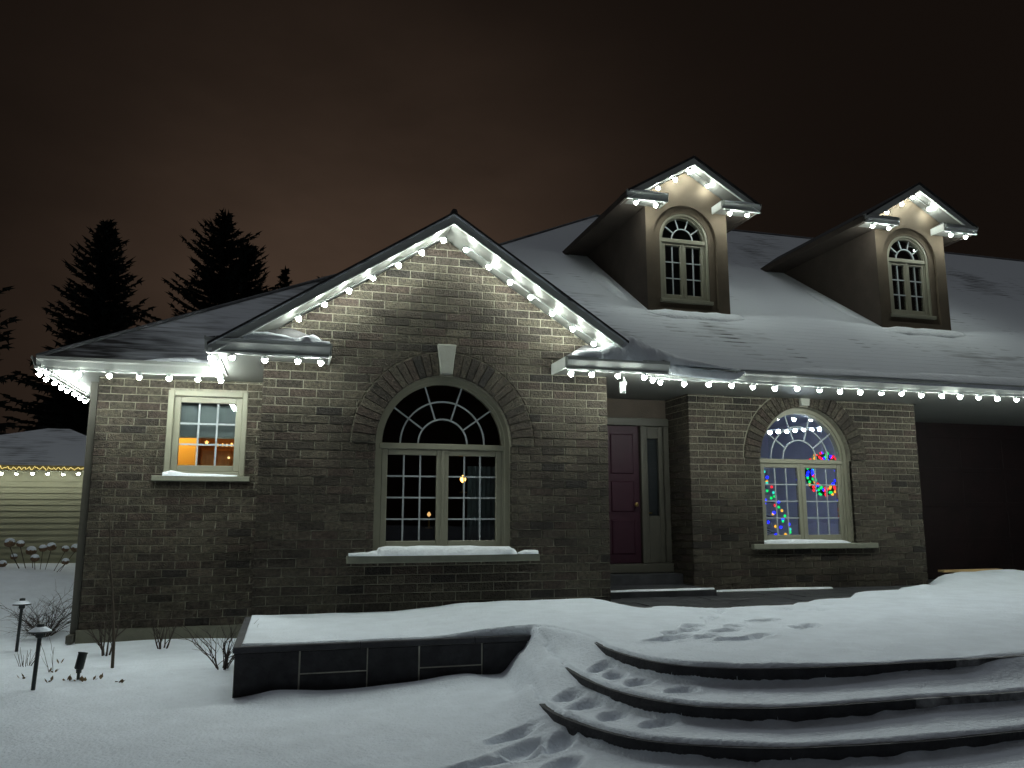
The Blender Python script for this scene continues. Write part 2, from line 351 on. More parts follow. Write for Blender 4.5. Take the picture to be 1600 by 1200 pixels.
def ground_z(x, y):
    x = np.asarray(x, float); y = np.asarray(y, float)
    g = .29+.075*sstep(.2, 2.2, x)-.045*sstep(8, 9.8, y)*(1-sstep(-.5, 0, x))
    g = g+.52*sstep(10, 15.5, y)*(1-sstep(-2, 0, x))
    g = g-.30*sstep(3.4, -3, y)
    g = g+.03*(vnoise(x*.7, y*.7, 1)-.5)+.012*(vnoise(x*2.3, y*2.3, 2)-.5)
    g = g+.05*np.exp(-((y-6.33)/.13)**2)*sstep(-.3, 0., x)*(1-sstep(1.4, 1.7, x))*(.4+vnoise(x*2.2, y*0, 8))   # drift against the bed wall
    g = g+.16*np.exp(-((x+4.3)/1.3)**2-((y-13.8)/1.2)**2)
    crumb = .012*(vnoise(x*7, y*7, 31)-.5)+.004*(vnoise(x*23, y*23, 32)-.5)
    s3, s2, s1 = sdist(x, y, PG3)+crumb, sdist(x, y, PG2)+crumb, sdist(x, y, PG1)+crumb*.6
    wob = .02*(vnoise(x*3, y*3, 5)-.5)
    def level(z, s, zl, cov, lo0=-.032):
        lo = lo0-.09*cov; hi = .022+.04*cov
        return z+(zl-z)*sstep(0, 1, np.clip((s+wob*cov-lo)/(hi-lo), 0, 1))
    # covered where drift hides the riser
    cl3 = sstep(4.75, 5.25, y)*(x < 2.4); cl2 = sstep(5.35, 5.8, y)*(x < 2.4); cl1 = sstep(5.75, 6.05, y)*sstep(1.9, 2.05, x)*(x < 2.6)
    cr1 = sstep(4.1, 4.7, x)*(y < 5); cr2 = .15*sstep(4.2, 5.6, x)*(y < 5); cr3 = .15*sstep(4.2, 5.6, x)*(y < 5)
    dl = sstep(4.5, 5.3, y)*(x < 2.6); dr = sstep(2.9, 4.0, x)*(y < 5)
    drift = lambda s, h, w: h*np.exp(-(np.clip(-s, 0, 9)/w)**2)*(s < 0)
    z = g
    z = z+drift(s3, .004+.09*sstep(4.3, 4.95, y)*(1-sstep(5.3, 5.8, y))*(x < 2.6)+.02*dr, .16)
    z = level(z, s3, .475+.015*(vnoise(x*1.5, y*1.5, 6)-.5)+drift(s2, .004+.03*dr+.02*dl+.09*sstep(4.75, 5.5, y)*(x < 2.6), .16), np.maximum(cl3, cr3*.5))
    z = level(z, s2, .594+.015*(vnoise(x*1.5, y*1.5, 7)-.5)+drift(s1, .004+.035*dr+.05*cr1+.02*dl+.10*sstep(5.0, 5.75, y)*(x < 2.6), .16), np.maximum(cl2, cr2*.6))
    up = BED+(PATIO-BED)*sstep(1.0, 2.0, x)+.018*(vnoise(x*1.1, y*1.1, 3)-.5)+.008*(vnoise(x*4, y*4, 4)-.5)
    edge = np.interp(x, EDX, EDY)+.28*(vnoise(x*2.1, y*.5, 9)-.5)+.12*(vnoise(x*7, y*3, 10)-.5)
    bank = .05*np.exp(-((y-edge+.25)/.22)**2)*(.3+1.2*vnoise(x*3, y*3, 13))*sstep(5.4, 6.8, x)
    up = up+bank-.035*sstep(-.6, -.05, y-edge)*sstep(3.2, 3.45, x)-.09*sstep(-.06, .06, y-edge)*sstep(3.2, 3.45, x)
    up = up+.10*np.exp(-((y-9.3)/.45)**2)*sstep(8.3, 9.0, x)*(.4+vnoise(x*2, y*2, 12))
    bedw = sstep(6.2, 6.35, y)
    z = level(z, s1-crumb*.6*bedw, up, np.maximum(cl1, cr1), -.032+.028*bedw)
    for fx, fy, a, L, d in FEET:
        c, s_ = math.cos(R(a)), math.sin(R(a)); u = (x-fx)*c+(y-fy)*s_; w = -(x-fx)*s_+(y-fy)*c
        q = (u/(L*.5))**2+(w/(.062+.015*np.tanh(u*9)))**2
        q = q*(.85+.3*vnoise(x*12, y*12, 21))
        z = z-d*1.15*np.exp(-q**3*.8)+d*.16*np.exp(-((np.sqrt(q)-1.45)/.28)**2)*(.4+vnoise(x*15, y*15, 22))
    z = z+.006*(vnoise(x*9, y*9, 14)-.5)*np.exp(-((y-5)/4)**2)
    return z
def axis(segs):
    out = []
    for a, b, st in segs: out += list(np.arange(a, b-1e-6, st))
    return np.array(out+[segs[-1][1]])
gx = axis([(-220, -40, 20), (-40, -12, 3), (-12, -4, .5), (-4, -.45, .07), (-.45, 4.9, .0165), (4.9, 6.5, .05), (6.5, 12, .12), (12, 40, 3), (40, 220, 20)])
gy = axis([(-120, -10, 12), (-10, 3.2, .8), (3.2, 3.5, .06), (3.5, 6.6, .0165), (6.6, 9.4, .05), (9.4, 16, .2), (16, 40, 2), (40, 240, 20)])
XX, YY = np.meshgrid(gx, gy); ZZ = ground_z(XX.ravel(), YY.ravel())
nv = XX.size; nx = len(gx); ny = len(gy)
co = np.stack([XX.ravel(), YY.ravel(), ZZ], 1).astype(np.float32)
ii, jj = np.meshgrid(np.arange(nx-1), np.arange(ny-1)); a0 = (jj*nx+ii).ravel()
quads = np.stack([a0, a0+1, a0+nx+1, a0+nx], 1).astype(np.int32)
me = bpy.data.meshes.new('snow_ground'); me.vertices.add(nv); me.vertices.foreach_set('co', co.ravel())
me.loops.add(quads.size); me.loops.foreach_set('vertex_index', quads.ravel())
me.polygons.add(len(quads)); me.polygons.foreach_set('loop_start', np.arange(0, quads.size, 4, dtype=np.int32))
me.polygons.foreach_set('use_smooth', np.ones(len(quads), bool)); me.materials.append(M_SNOW); me.update(); me.validate()
struct(link('snow_ground', me, (0, 0, 0)))['label'] = 'snow covered yard, patio and planting bed'

# dark paving under the snow by the entrance
pv = struct(MB().box(3.0, 7.2, .3, 14, 10.2, .655).build('patio_paving', M_PAVE)); pv['label'] = 'wet dark paving swept clear of snow by the entrance'
k = 0
for iy in range(5):
    for ix in range(9):
        x = 3.42+ix*.62+(iy % 2)*.31; y = 7.62+iy*.36
        if y > 9.2: continue
        MB().cbox(x, y, .60, x+.605, y+.345, .664+random.uniform(0, .004), .004).build('paver', M_PAVE, pv)

# ------------------------------------------------------------------ steps: dark stone risers
def offs(c, d):
    c = np.array(c); t = np.gradient(c, axis=0); t /= np.linalg.norm(t, axis=1)[:, None]; n = np.stack([t[:, 1], -t[:, 0]], 1)
    return c+n*d
st = empty('stone_steps', (2.3, 4.2, .42)); tag(st, 'three curved dark stone garden steps under a thick layer of snow', 'steps')
def riser(curve, z0, z1, i0, i1, seg):
    root = None; c = [np.array(p) for p in curve[i0:i1]]
    fr = offs(c, .012); bk = offs(c, -.09); n = len(c); cuts = list(range(0, n-1, seg))
    for ci, a in enumerate(cuts):
        b = min(a+seg, n-1)
        pts = [tuple(fr[q]) for q in range(a, b+1)]; bp = [tuple(bk[q]) for q in range(b, a-1, -1)]
        d0 = (np.array(pts[1])-np.array(pts[0])); d0 = d0/np.linalg.norm(d0)*.004; pts[0] = tuple(np.array(pts[0])+d0); bp[-1] = tuple(np.array(bp[-1])+d0)
        pol = pts+bp
        m = MB().zprism(pol, z0, z1-.062)
        ms = M_FROST if pts[0][0] > 3.3 else M_STONE
        if root is None: root = m.build('step', ms, st); part = root
        else: part = m.build('riser_stone', ms, root)
        fo = offs(c, .020); lip = [tuple(fo[q]) for q in range(a, b+1)]+bp
        MB().zprism(lip, z1-.060, z1-.018).build('nosing', ms, root)
    return root
riser(C1, .3, PATIO, 15, len(C1)-6, 9)
riser(C2, .25, .594, 11, len(C2)-6, 9)
riser(C3, .2, .475, 17, len(C3)-6, 9)

# ------------------------------------------------------------------ planting-bed retaining wall
rw = empty('retaining_wall', (.9, 6.46, .28)); tag(rw, 'low dark stone retaining wall with pale joints below the big arched window', 'wall')
core = MB().box(-.27, 6.436, .1, 2.0, 6.65, .601).box(-.262, 6.46, .1, -.1, 8.28, .61).build('mortar_core', M_JOINT, rw)
bl = []                                            # ashlar pattern: tall, stacked pair, tall ...
x = -.316
for wdt, kind in [(.47, 1), (.50, 2), (.40, 1), (.50, 2), (.46, 1)]:
    if kind == 1: bl.append((x, .12, x+wdt-.013, .600))
    else:
        h = .435; bl += [(x, .12, x+wdt-.010, h-.005), (x, h+.005, x+wdt-.010, .600)]
    x += wdt
for (a, b, c, d) in bl: MB().cbox(a, 6.428+random.uniform(-.003, .003), b, c, 6.6, d, .005).build('stone_block', M_STONE, rw)
for j in range(3): # left end
    MB().box(-.316-.001*j, 6.61+j*.56, .12, -.14, 6.61+j*.56+.55, .600).build('stone_block', M_STONE, rw)
x = -.33
for wdt in (.92, .90, .50): MB().cbox(x, 6.418, .603, x+wdt-.006, 6.72, .648, .005).build('cap_stone', M_CAP, rw); x += wdt
for j in range(2): MB().box(-.33, 6.73+j*.78, .603, -.03, 6.73+j*.78+.77, .646).build('cap_stone', M_CAP, rw)

# ================================================================== HOUSE
house = empty('house', (1.5, 8.3, .3)); tag(house, 'brick bungalow with a front gable, burgundy door, two dormers and arched windows', 'house')
BL, BH, JT = .257, .079, .010
BRICKS = []       # (poly, y0, axis, mat index, full)
def proj_area(x, y, z):
    d = Vector((x, y, z))-EYE; f = Vector((math.sin(YAW)*math.cos(PIT), math.cos(YAW)*math.cos(PIT), math.sin(PIT)))
    w = d.dot(f); r = d.dot(Vector((math.cos(YAW), -math.sin(YAW), 0))); u = d.dot(Vector((math.cos(YAW), -math.sin(YAW), 0)).cross(f))
    inside = abs(r/w*1250) < 790 and abs(u/w*1250) < 590
    return (1/w**2)*(abs(d.y)/d.length) if inside else 0
def pick():
    return random.choices(range(7), [24, 24, 13, 13, 10, 5, 11])[0]
def brick_field(x0, x1, z0, z1, y, halfplanes=(), openings=(), arches=(), occl=None):
    """running bond over a front-facing wall; halfplanes keep p.n>=d; openings (x0,x1,z0,z1); arches (cx,cz,R)"""
    row = 0; z = z0
    while z < z1-.01:
        x = x0-(.1335 if row % 2 else 0.)
        while x < x1-.005:
            poly = [(x, z), (x+BL, z), (x+BL, z+BH), (x, z+BH)]
            poly = clip(poly, (1, 0), x0); poly = clip(poly, (-1, 0), -x1); poly = clip(poly, (0, -1), -z1) if poly else poly
            for n_, d_ in halfplanes:
                if len(poly) > 2: poly = clip(poly, n_, d_)
            parts = [poly] if len(poly) > 2 else []
            for ox0, ox1, oz0, oz1 in openings:
                new = []
                for q in parts:
                    zc = sum(p[1] for p in q)/len(q)
                    if zc < oz0 or zc > oz1: new.append(q); continue
                    for r_ in (clip(q, (-1, 0), -ox0), clip(q, (1, 0), ox1)):
                        if len(r_) > 2: new.append(r_)
                parts = new
            for cx, cz, RR in arches:
                new = []
                for q in parts:
                    mx_ = sum(p[0] for p in q)/len(q); mz_ = sum(p[1] for p in q)/len(q)
                    if mz_ < cz-.02: new.append(q); continue
                    if all(math.hypot(p[0]-cx, p[1]-cz) < RR for p in q): continue
                    if min(math.hypot(p[0]-cx, p[1]-cz) for p in q) < RR+.0:
                        dx, dz = mx_-cx, max(mz_-cz, .001); L = math.hypot(dx, dz); n_ = (dx/L, dz/L)
                        q = clip(q, n_, cx*n_[0]+cz*n_[1]+RR)
                    if len(q) > 2: new.append(q)
                parts = new
            for q in parts:
                if area(q) > .0008: BRICKS.append((q, y, abs(area(q)-BL*BH) < 1e-4, pick()))
            x += BL+JT
        z += BH+JT; row += 1
ARC = .985                                        # outer radius of the soldier arches
WCX, WZS, WR, WZB = 1.585, 2.35, .725, 1.235       # big window: centre, spring line, masonry radius, sill
VCX, VR = 6.70, .705
gable_z = lambda x: 4.60-P*abs(x-GXC)
hpL = ((P, -1), P*GXC-4.60); hpR = ((-P, -1), -P*GXC-4.60)
brick_field(GX0, GX1, .30, 4.61, GY, [hpL, hpR], [(WCX-WR, WCX+WR, WZB-.06, WZS)], [(WCX, WZS, ARC)])
brick_field(4.97, 8.52, .66, 3.19, RY, [], [(VCX-VR, VCX+VR, WZB-.02, WZS)], [(VCX, WZS, ARC-.03)])
brick_field(-2.10, -.05, .39, 3.16, LY, [], [(-1.345, -.500, 2.02, 3.03)])
# walls of mortar behind the bricks
def wall_arch(x0, x1, z0, top, y, cx, rr, zb, zs, xs=()):
    b = MB(); o = y+.009
    q = lambda xa, za, xb, zb_, ta, tb: b.add([(xa, o, za), (xb, o, zb_), (xb, o, tb), (xa, o, ta)], [(0, 1, 2, 3)])
    cuts = sorted(set([x0, cx-rr, cx+rr, x1]+[v for v in xs]+[cx+rr*math.cos(math.pi*i/24) for i in range(25)]))
    for a, c in zip(cuts[:-1], cuts[1:]):
        m = (a+c)/2
        if cx-rr < m < cx+rr:
            az = zs+math.sqrt(max(0, rr*rr-(a-cx)**2)); cz = zs+math.sqrt(max(0, rr*rr-(c-cx)**2))
            q(a, az, c, cz, top(a), top(c)); q(a, z0, c, z0, zb, zb)
        else: q(a, z0, c, z0, top(a), top(c))
    # reveal
    pts = [(cx-rr, zb)]+[(cx+rr*math.cos(math.pi-math.pi*i/24), zs+rr*math.sin(math.pi*i/24)) for i in range(25)]+[(cx+rr, zb)]
    for (xa, za), (xb, zb2) in zip(pts[:-1], pts[1:]): b.add([(xa, o, za), (xb, o, zb2), (xb, o+.26, zb2), (xa, o+.26, za)], [(0, 1, 2, 3)])
    return b
w1 = wall_arch(GX0+.004, GX1-.004, .2, gable_z, GY, WCX, WR, WZB-.06, WZS, (GXC,))
w1.add([(GX0+.012, GY+.009, .2), (GX0+.012, 10, .2), (GX0+.012, 10, 3.2), (GX0+.012, GY+.009, 3.2)], [(0, 1, 2, 3)])
w1.add([(GX1-.012, GY+.009, .2), (GX1-.012, 10, .2), (GX1-.012, 10, 3.2), (GX1-.012, GY+.009, 3.2)], [(3, 2, 1, 0)])
gw = w1.build('gable_wall', M_MORT, house)
w2 = wall_arch(4.975, 8.515, .4, lambda x: 3.2, RY, VCX, VR, WZB-.02, WZS)
w2.add([(4.982, RY+.009, .4), (4.982, 10.2, .4), (4.982, 10.2, 3.2), (4.982, RY+.009, 3.2)], [(0, 1, 2, 3)])
w2.add([(8.508, RY+.009, .4), (8.508, 11.2, .4), (8.508, 11.2, 3.2), (8.508, RY+.009, 3.2)], [(3, 2, 1, 0)])
rwall = w2.build('bay_wall', M_MORT, house)
lw = MB()
for (a, b_, c, d) in ((-2.096, .2, -1.345, 3.2), (-.5, .2, -.05, 3.2), (-1.345, .2, -.5, 2.02), (-1.345, 3.03, -.5, 3.2)):
    lw.add([(a, LY+.009, b_), (c, LY+.009, b_), (c, LY+.009, d), (a, LY+.009, d)], [(0, 1, 2, 3)])
for (p, q) in (((-1.345, 2.02), (-1.345, 3.03)), ((-1.345, 3.03), (-.5, 3.03)), ((-.5, 3.03), (-.5, 2.02)), ((-.5, 2.02), (-1.345, 2.02))):
    lw.add([(p[0], LY+.009, p[1]), (q[0], LY+.009, q[1]), (q[0], LY+.2, q[1]), (p[0], LY+.2, p[1])], [(0, 1, 2, 3)])
lw.add([(-2.09, LY+.009, .2), (-2.09, 17, .2), (-2.09, 17, 3.2), (-2.09, LY+.009, 3.2)], [(0, 1, 2, 3)])
lwall = lw.build('wing_wall', M_MORT, house)
# side bricks (returns): X-facing faces
def side_field(x, y0, y1, z0, z1, sgn, mb):
    row = 0; z = z0
    while z < z1:
        y = y0-(.1335 if row % 2 else 0)
        while y < y1-.01:
            a, b_ = max(y, y0), min(y+BL, y1)
            if b_-a > .03: mb.box(min(x, x+sgn*.05), a, z, max(x, x+sgn*.05), b_, min(z+BH, z1), pick())
            y += BL+JT
        z += BH+JT; row += 1
side = MB()
side_field(GX0, GY+.051, 9.85, .30, 3.16, 1, side); side_field(4.97, RY+.051, DY+.1, .66, 3.19, 1, side)
side_field(-2.10, LY+.051, 14.0, .39, 3.16, 1, side); side_field(GX1, GY+.051, DY+.05, .66, 3.16, -1, side)
so = side.build('side_brick', M_BRICK, house); so['kind'] = 'stuff'; so['label'] = 'brown bricks of the side walls'
# 300 largest full bricks become objects, the rest one mesh per wall
full = [b for b in BRICKS if b[2] and proj_area(b[0][0][0]+.13, b[1], b[0][0][1]+.04) > 0 and b[0][0][1] > .72]
full.sort(key=lambda b: -proj_area(b[0][0][0]+.13, b[1], b[0][0][1]+.04))
own = set(id(b) for b in full[:300])
bmesh_v = []
for i in range(7):
    me_, _ = MB().cbox(-BL/2, -.025, -BH/2, BL/2, .025, BH/2, .005).mesh('brick', M_BRICK[i], False); bmesh_v.append(me_)
rest = {GY: MB(), RY: MB(), LY: MB()}; wallof = {GY: gw, RY: rwall, LY: lwall}
for b in BRICKS:
    q, y, f_, mi = b; dy = random.uniform(-.0025, .0025)
    if id(b) in own:
        x = (min(p[0] for p in q)+max(p[0] for p in q))/2; z = (min(p[1] for p in q)+max(p[1] for p in q))/2
        o = link('brick', bmesh_v[mi], (x, y+.025+dy, z), wallof[y]); o.rotation_euler = (random.uniform(-.012, .012), 0, random.uniform(-.008, .008))
    else:
        ar = sum(q[i][0]*q[(i+1) % len(q)][1]-q[(i+1) % len(q)][0]*q[i][1] for i in range(len(q)))
        rest[y].prism(q if ar > 0 else q[::-1], y+dy, y+.05, mi, .005)
for y, m in rest.items():
    o = m.build('brickwork', M_BRICK, wallof[y]); o['kind'] = 'stuff'
# soldier arches and keystones
def arch(cx, cz, r0, r1, y, wall, key=True, n=15):
    gap = math.asin(.085/r1)
    for sgn in (1, -1):
        for i in range(n):
            span = math.pi/2-gap-.01; a0 = span*i/n+.0045; a1 = span*(i+1)/n-.0045
            ro = r1+random.uniform(-.004, .004)
            pts = [(r0*math.cos(a0), r0*math.sin(a0)), (ro*math.cos(a0), ro*math.sin(a0)), (ro*math.cos(a1), ro*math.sin(a1)), (r0*math.cos(a1), r0*math.sin(a1))]
            pts = [(cx+sgn*p[0], cz+p[1]) for p in pts]
            if sgn < 0: pts = pts[::-1]
            MB().prism(pts, y-.022+random.uniform(-.003, .003), y+.05, 0, .005).build('arch_brick', M_BRICK[pick()], wall)
    zt = cz+r1+.085
    MB().prism([(cx-.062, cz+r0+.01), (cx+.062, cz+r0+.01), (cx+.100, zt), (cx-.100, zt)], y-.055, y+.03, 0, .008).build('keystone', M_KEY, wall)
arch(WCX, WZS, WR+.002, ARC-.012, GY, gw)
arch(VCX, WZS, VR+.002, ARC-.045, RY, rwall)
# foundation strips and downspout
MB().box(-2.115, LY-.02, .05, -.2, LY+.05, .385).build('foundation', M_CONC, house)
MB().box(4.95, RY-.02, .5, 8.53, RY+.04, .655).build('foundation', M_CONC, house)
dsp = MB().box(-2.19, LY+.06, .28, -2.115, LY+.14, 3.1).box(-2.19, LY-.10, .26, -2.125, LY+.14, .34).build('downspout', M_ENTR, house)

# ------------------------------------------------------------------ windows
def bar(name, x0, z0, x1, z1, y0, y1, par, m=M_MUNT): return MB().box(min(x0, x1), y0, min(z0, z1), max(x0, x1), y1, max(z0, z1)).build(name, m, par)
def sash_panes(x0, x1, z0, z1, y, nc, nr, par, stile, gm, mw=.016):
    """one sash: frame, muntins and single panes"""
    f = MB()
    f.cbox(x0, y, z0, x0+stile, y+.05, z1, .006).cbox(x1-stile, y, z0, x1, y+.05, z1, .006)
    f.cbox(x0+stile, y+.002, z0, x1-stile, y+.05, z0+stile, .006).cbox(x0+stile, y+.002, z1-stile, x1-stile, y+.05, z1, .006)
    f.build('sash', M_TRIM, par)
    a, b, c, d = x0+stile, x1-stile, z0+stile, z1-stile
    for i in range(1, nc):
        u = a+(b-a)*i/nc; bar('muntin', u-mw/2, c, u+mw/2, d, y+.016, y+.030, par)
    for j in range(1, nr):
        for i in range(nc):
            u0 = a+(b-a)*i/nc+(mw/2 if i else 0); u1 = a+(b-a)*(i+1)/nc-(mw/2 if i < nc-1 else 0); w = c+(d-c)*j/nr
            bar('muntin', u0, w-mw/2, u1, w+mw/2, y+.017, y+.029, par)
    for i in range(nc):
        for j in range(nr):
            bar('pane', a+(b-a)*i/nc+.001, c+(d-c)*j/nr+.001, a+(b-a)*(i+1)/nc-.001, c+(d-c)*(j+1)/nr-.001, y+.032, y+.036, par, gm)
def arched_window(cx, zb, zs, r, y, par, gm, arcs, nc, nr, cw=.05, name='arched_window', mull=.15, stile=.05):
    """casing ring + transom + fan light + two casements; y is the casing's front"""
    f = MB()
    f.sector(cx, zs, r-cw, r, 0, math.pi, y, y+.10, 32)
    f.sector(cx, zs, r-cw-.03, r-cw+.004, 0, math.pi, y+.025, y+.11, 32)
    for s in (-1, 1):
        xa, xb = sorted((cx+s*r, cx+s*(r-cw))); f.box(xa, y, zb, xb, y+.10, zs)
        xa, xb = sorted((cx+s*(r-cw+.004), cx+s*(r-cw-.03))); f.box(xa, y+.025, zb, xb, y+.11, zs)
    f.box(cx-r+cw+.03, y+.028, zb, cx+r-cw-.03, y+.10, zb+.05)
    win = f.build(name, M_TRIM, par)
    sub = win if par is house else par
    MB().cbox(cx-r+cw+.001, y+.012, zs-.055, cx+r-cw-.001, y+.09, zs+.005, .006).build('transom', M_TRIM, sub)
    ri = r-cw-.03; yy = y+.045
    # fan muntins, panes
    rad = [0]+arcs+[ri]; na = 5
    for k_, ra in enumerate(arcs): MB().sector(cx, zs+.006, ra-.008, ra+.008, 0, math.pi, yy, yy+.014, 24).build('muntin', M_MUNT, sub)
    for i in range(1, na):
        a = math.pi*i/na; d = Vector((math.cos(a), 0, math.sin(a))); nrm = Vector((-d.z, 0, d.x))*.008
        p, q = Vector((cx, 0, zs))+d*(arcs[0]+.006), Vector((cx, 0, zs))+d*ri
        MB().prism([((p-nrm).x, (p-nrm).z), ((q-nrm).x, (q-nrm).z), ((q+nrm).x, (q+nrm).z), ((p+nrm).x, (p+nrm).z)], yy+.001, yy+.013).build('muntin', M_MUNT, sub)
    MB().sector(cx, zs+.006, 0, arcs[0], .0, math.pi, yy+.018, yy+.022, 20).build('pane', gm, sub)
    for k_ in range(1, len(rad)-1):
        for i in range(na): MB().sector(cx, zs+.006, rad[k_]+.001, rad[k_+1]-.001, math.pi*i/na+.002, math.pi*(i+1)/na-.002, yy+.018, yy+.022, 6).build('pane', gm, sub)
    # casements
    x0, x1 = cx-ri, cx+ri; zt = zs-.055
    for s0, s1 in ((x0+.001, cx-.002), (cx+.002, x1-.001)):
        sash_panes(s0, s1, zb+.045, zt, y+.03, nc, nr, sub, stile, gm)
    MB().cbox(cx-.014, y+.02, zb+.05, cx+.014, y+.06, zt-.001, .005).build('mullion', M_TRIM, sub)
    return win
bigw = arched_window(WCX, WZB, WZS, WR-.002, GY+.085, house, M_GLASSD, [.265, .455], 3, 4, .045, stile=.062)
bayw = arched_window(VCX, WZB+.01, WZS, VR-.002, RY+.10, house, M_GLASS, [.26, .445], 3, 4, .045, stile=.058)
# left window: plain rectangle, 3 x 3
f = MB(); y = LY-.012
for (a, b_, c, d) in ((-1.36, 2.05, -1.295, 3.035), (-.545, 2.05, -.485, 3.035), (-1.295, 2.97, -.545, 3.035), (-1.295, 2.05, -.545, 2.10)): f.cbox(a, y, b_, c, y+.12, d, .008)
sqw = f.build('square_window', M_TRIM, house)
sash_panes(-1.293, -.547, 2.102, 2.968, y+.04, 3, 3, sqw, .07, M_GLASS, .02)
# stone sills
MB().cbox(-1.475, LY-.07, 1.985, -.42, LY+.05, 2.048, .008).build('window_sill', M_SILL, house)
MB().cbox(.60, GY-.065, WZB-.105, 2.605, GY+.16, WZB-.03, .008).build('window_sill', M_SILL, house)
MB().cbox(5.80, RY-.065, WZB-.065, 7.70, RY+.16, WZB+.005, .008).build('window_sill', M_SILL, house)

# rooms behind the glass
def room(name, x0, x1, y0, y1, z0, z1, m):
    b = MB()
    b.add([(x0, y0, z0), (x1, y0, z0), (x1, y1, z0), (x0, y1, z0)], [(0, 1, 2, 3)]); b.add([(x0, y0, z1), (x1, y0, z1), (x1, y1, z1), (x0, y1, z1)], [(3, 2, 1, 0)])
    b.add([(x0, y1, z0), (x1, y1, z0), (x1, y1, z1), (x0, y1, z1)], [(0, 1, 2, 3)]); b.add([(x0, y0, z0), (x0, y1, z0), (x0, y1, z1), (x0, y0, z1)], [(0, 1, 2, 3)])
    b.add([(x1, y0, z0), (x1, y1, z0), (x1, y1, z1), (x1, y0, z1)], [(3, 2, 1, 0)]); return b.build(name, m, house)
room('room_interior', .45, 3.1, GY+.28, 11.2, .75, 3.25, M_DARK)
M_ROOM = mat('grey_blue_room_wall', (.64, .65, .68), .9, .1, 2)
room('room_interior', 5.3, 8.3, RY+.28, 12.6, .8, 3.14, M_ROOM)
M_WARM = mat('warm_brown_wall', (.34, .17, .07), .9, .15, 3)
room('room_interior', -1.75, -.2, LY+.215, 11.9, 1.2, 3.12, M_WARM)

# ------------------------------------------------------------------ entrance
dr = MB().cbox(3.62, DY, .985, 4.535, DY+.05, 2.79, .004).build('front_door', M_DOOR, house); dr['label'] = 'burgundy front door'
for z0, z1 in ((1.1, 1.55), (1.65, 2.05), (2.15, 2.68)):
    for x0, x1 in ((3.70, 4.03), (4.12, 4.45)):
        MB().cbox(x0, DY-.012, z0, x1, DY+.01, z1, .012).build('door_panel', M_DOOR, dr)
ef = MB().cbox(3.45, DY-.05, 2.795, 4.955, DY+.06, 2.90, .006).cbox(4.54, DY-.05, .985, 4.60, DY+.06, 2.793, .006).cbox(4.88, DY-.045, .985, 4.955, DY+.06, 2.793, .006)
ef.cbox(3.45, DY-.05, .985, 3.615, DY+.06, 2.793, .006); ef = ef.build('door_frame', M_ENTR, house)
MB().cbox(4.602, DY-.01, .985, 4.655, DY+.04, 2.79, .005).cbox(4.815, DY-.01, .985, 4.878, DY+.04, 2.79, .005).cbox(4.656, DY-.008, 2.63, 4.814, DY+.04, 2.79, .005).cbox(4.656, DY-.008, .985, 4.814, DY+.04, 1.60, .005).build('sidelight', M_ENTR, ef)
MB().box(4.656, DY+.012, 1.60, 4.814, DY+.016, 2.63).build('pane', M_GLASSD, ef)
MB().cbox(3.45, DY-.09, .865, 4.955, DY+.06, .98, .008).build('threshold', M_ENTR, house)
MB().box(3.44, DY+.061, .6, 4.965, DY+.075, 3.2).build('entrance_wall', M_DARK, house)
ent = MB(); ent.box(3.46, DY+.02, 2.905, 4.955, DY+.055, 3.16); ent.build('transom_panel', M_STUC2, house)
MB().box(3.44, DY-.32, .6, 4.962, DY-.095, .862).build('door_step', M_PAVE, house)
MB().box(3.44, 8.75, .5, 4.962, DY-.325, .735).build('landing', M_PAVE, house)
hk = MB().lathe([(.02, 0), (.028, .02), (.02, .05)], (4.46, DY-.05, 1.72), 10).build('door_knob', mat('brass', (.5, .35, .12), .3, metallic=1), dr)

# garage recess at the far right
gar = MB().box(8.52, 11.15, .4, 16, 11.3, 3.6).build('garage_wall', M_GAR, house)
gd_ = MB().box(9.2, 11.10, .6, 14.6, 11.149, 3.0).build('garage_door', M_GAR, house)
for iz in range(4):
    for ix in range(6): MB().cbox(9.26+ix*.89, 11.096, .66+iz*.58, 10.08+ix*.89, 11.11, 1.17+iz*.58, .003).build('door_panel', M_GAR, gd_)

# ------------------------------------------------------------------ roofs
def plane_courses(x0f, x1f, y0, y1, z0, pitch, exp, mb, lip=.001):
    """shingle courses rising in +Y; x limits given as functions of y"""
    dy = exp/math.sqrt(1+pitch*pitch); y = y0
    while y < y1-1e-6:
        yn = min(y+dy, y1); za = z0+pitch*(y-y0)+lip; zb = z0+pitch*(yn-y0)
        mb.add([(x0f(y), y, za), (x1f(y), y, za), (x1f(yn), yn, zb), (x0f(yn), yn, zb)], [(0, 1, 2, 3)])
        mb.add([(x0f(y), y, za-lip), (x1f(y), y, za-lip), (x1f(y), y, za), (x0f(y), y, za)], [(0, 1, 2, 3)])
        y = yn
mr_ = MB(); plane_courses(lambda y: max(y-9.1, 3.70-(y-8.13)), lambda y: 22, 8.13, 15.2, 3.285, P, .14, mr_)
mr_.add([(1.35, 10.45, 4.80), (6.1, 15.2, 7.91), (6.1, 22.3, 7.91), (1.35, 22.3, 4.80)], [(0, 1, 2, 3)])
mr_.add([(6.1, 15.2, 7.915), (22, 15.2, 7.915), (22, 22.3, 3.28), (6.1, 22.3, 3.28)], [(0, 1, 2, 3)])
mroof = mr_.build('main_roof', M_ROOFR, house)
lr = MB(); T_ = 5.6
plane_courses(lambda y: -2.6+(y-9.33), lambda y: 1.6+(y-9.33)*.9, 9.33, 9.33+T_, 3.255, P, .14, lr)
lr.add([(-2.6, 9.33, 3.25), (-2.6+T_, 9.33+T_, 3.25+P*T_), (-2.6+T_, 22, 3.25+P*T_), (-2.6, 22, 3.25)], [(0, 1, 2, 3)])
lroof = lr.build('wing_roof', M_ROOFL, house)
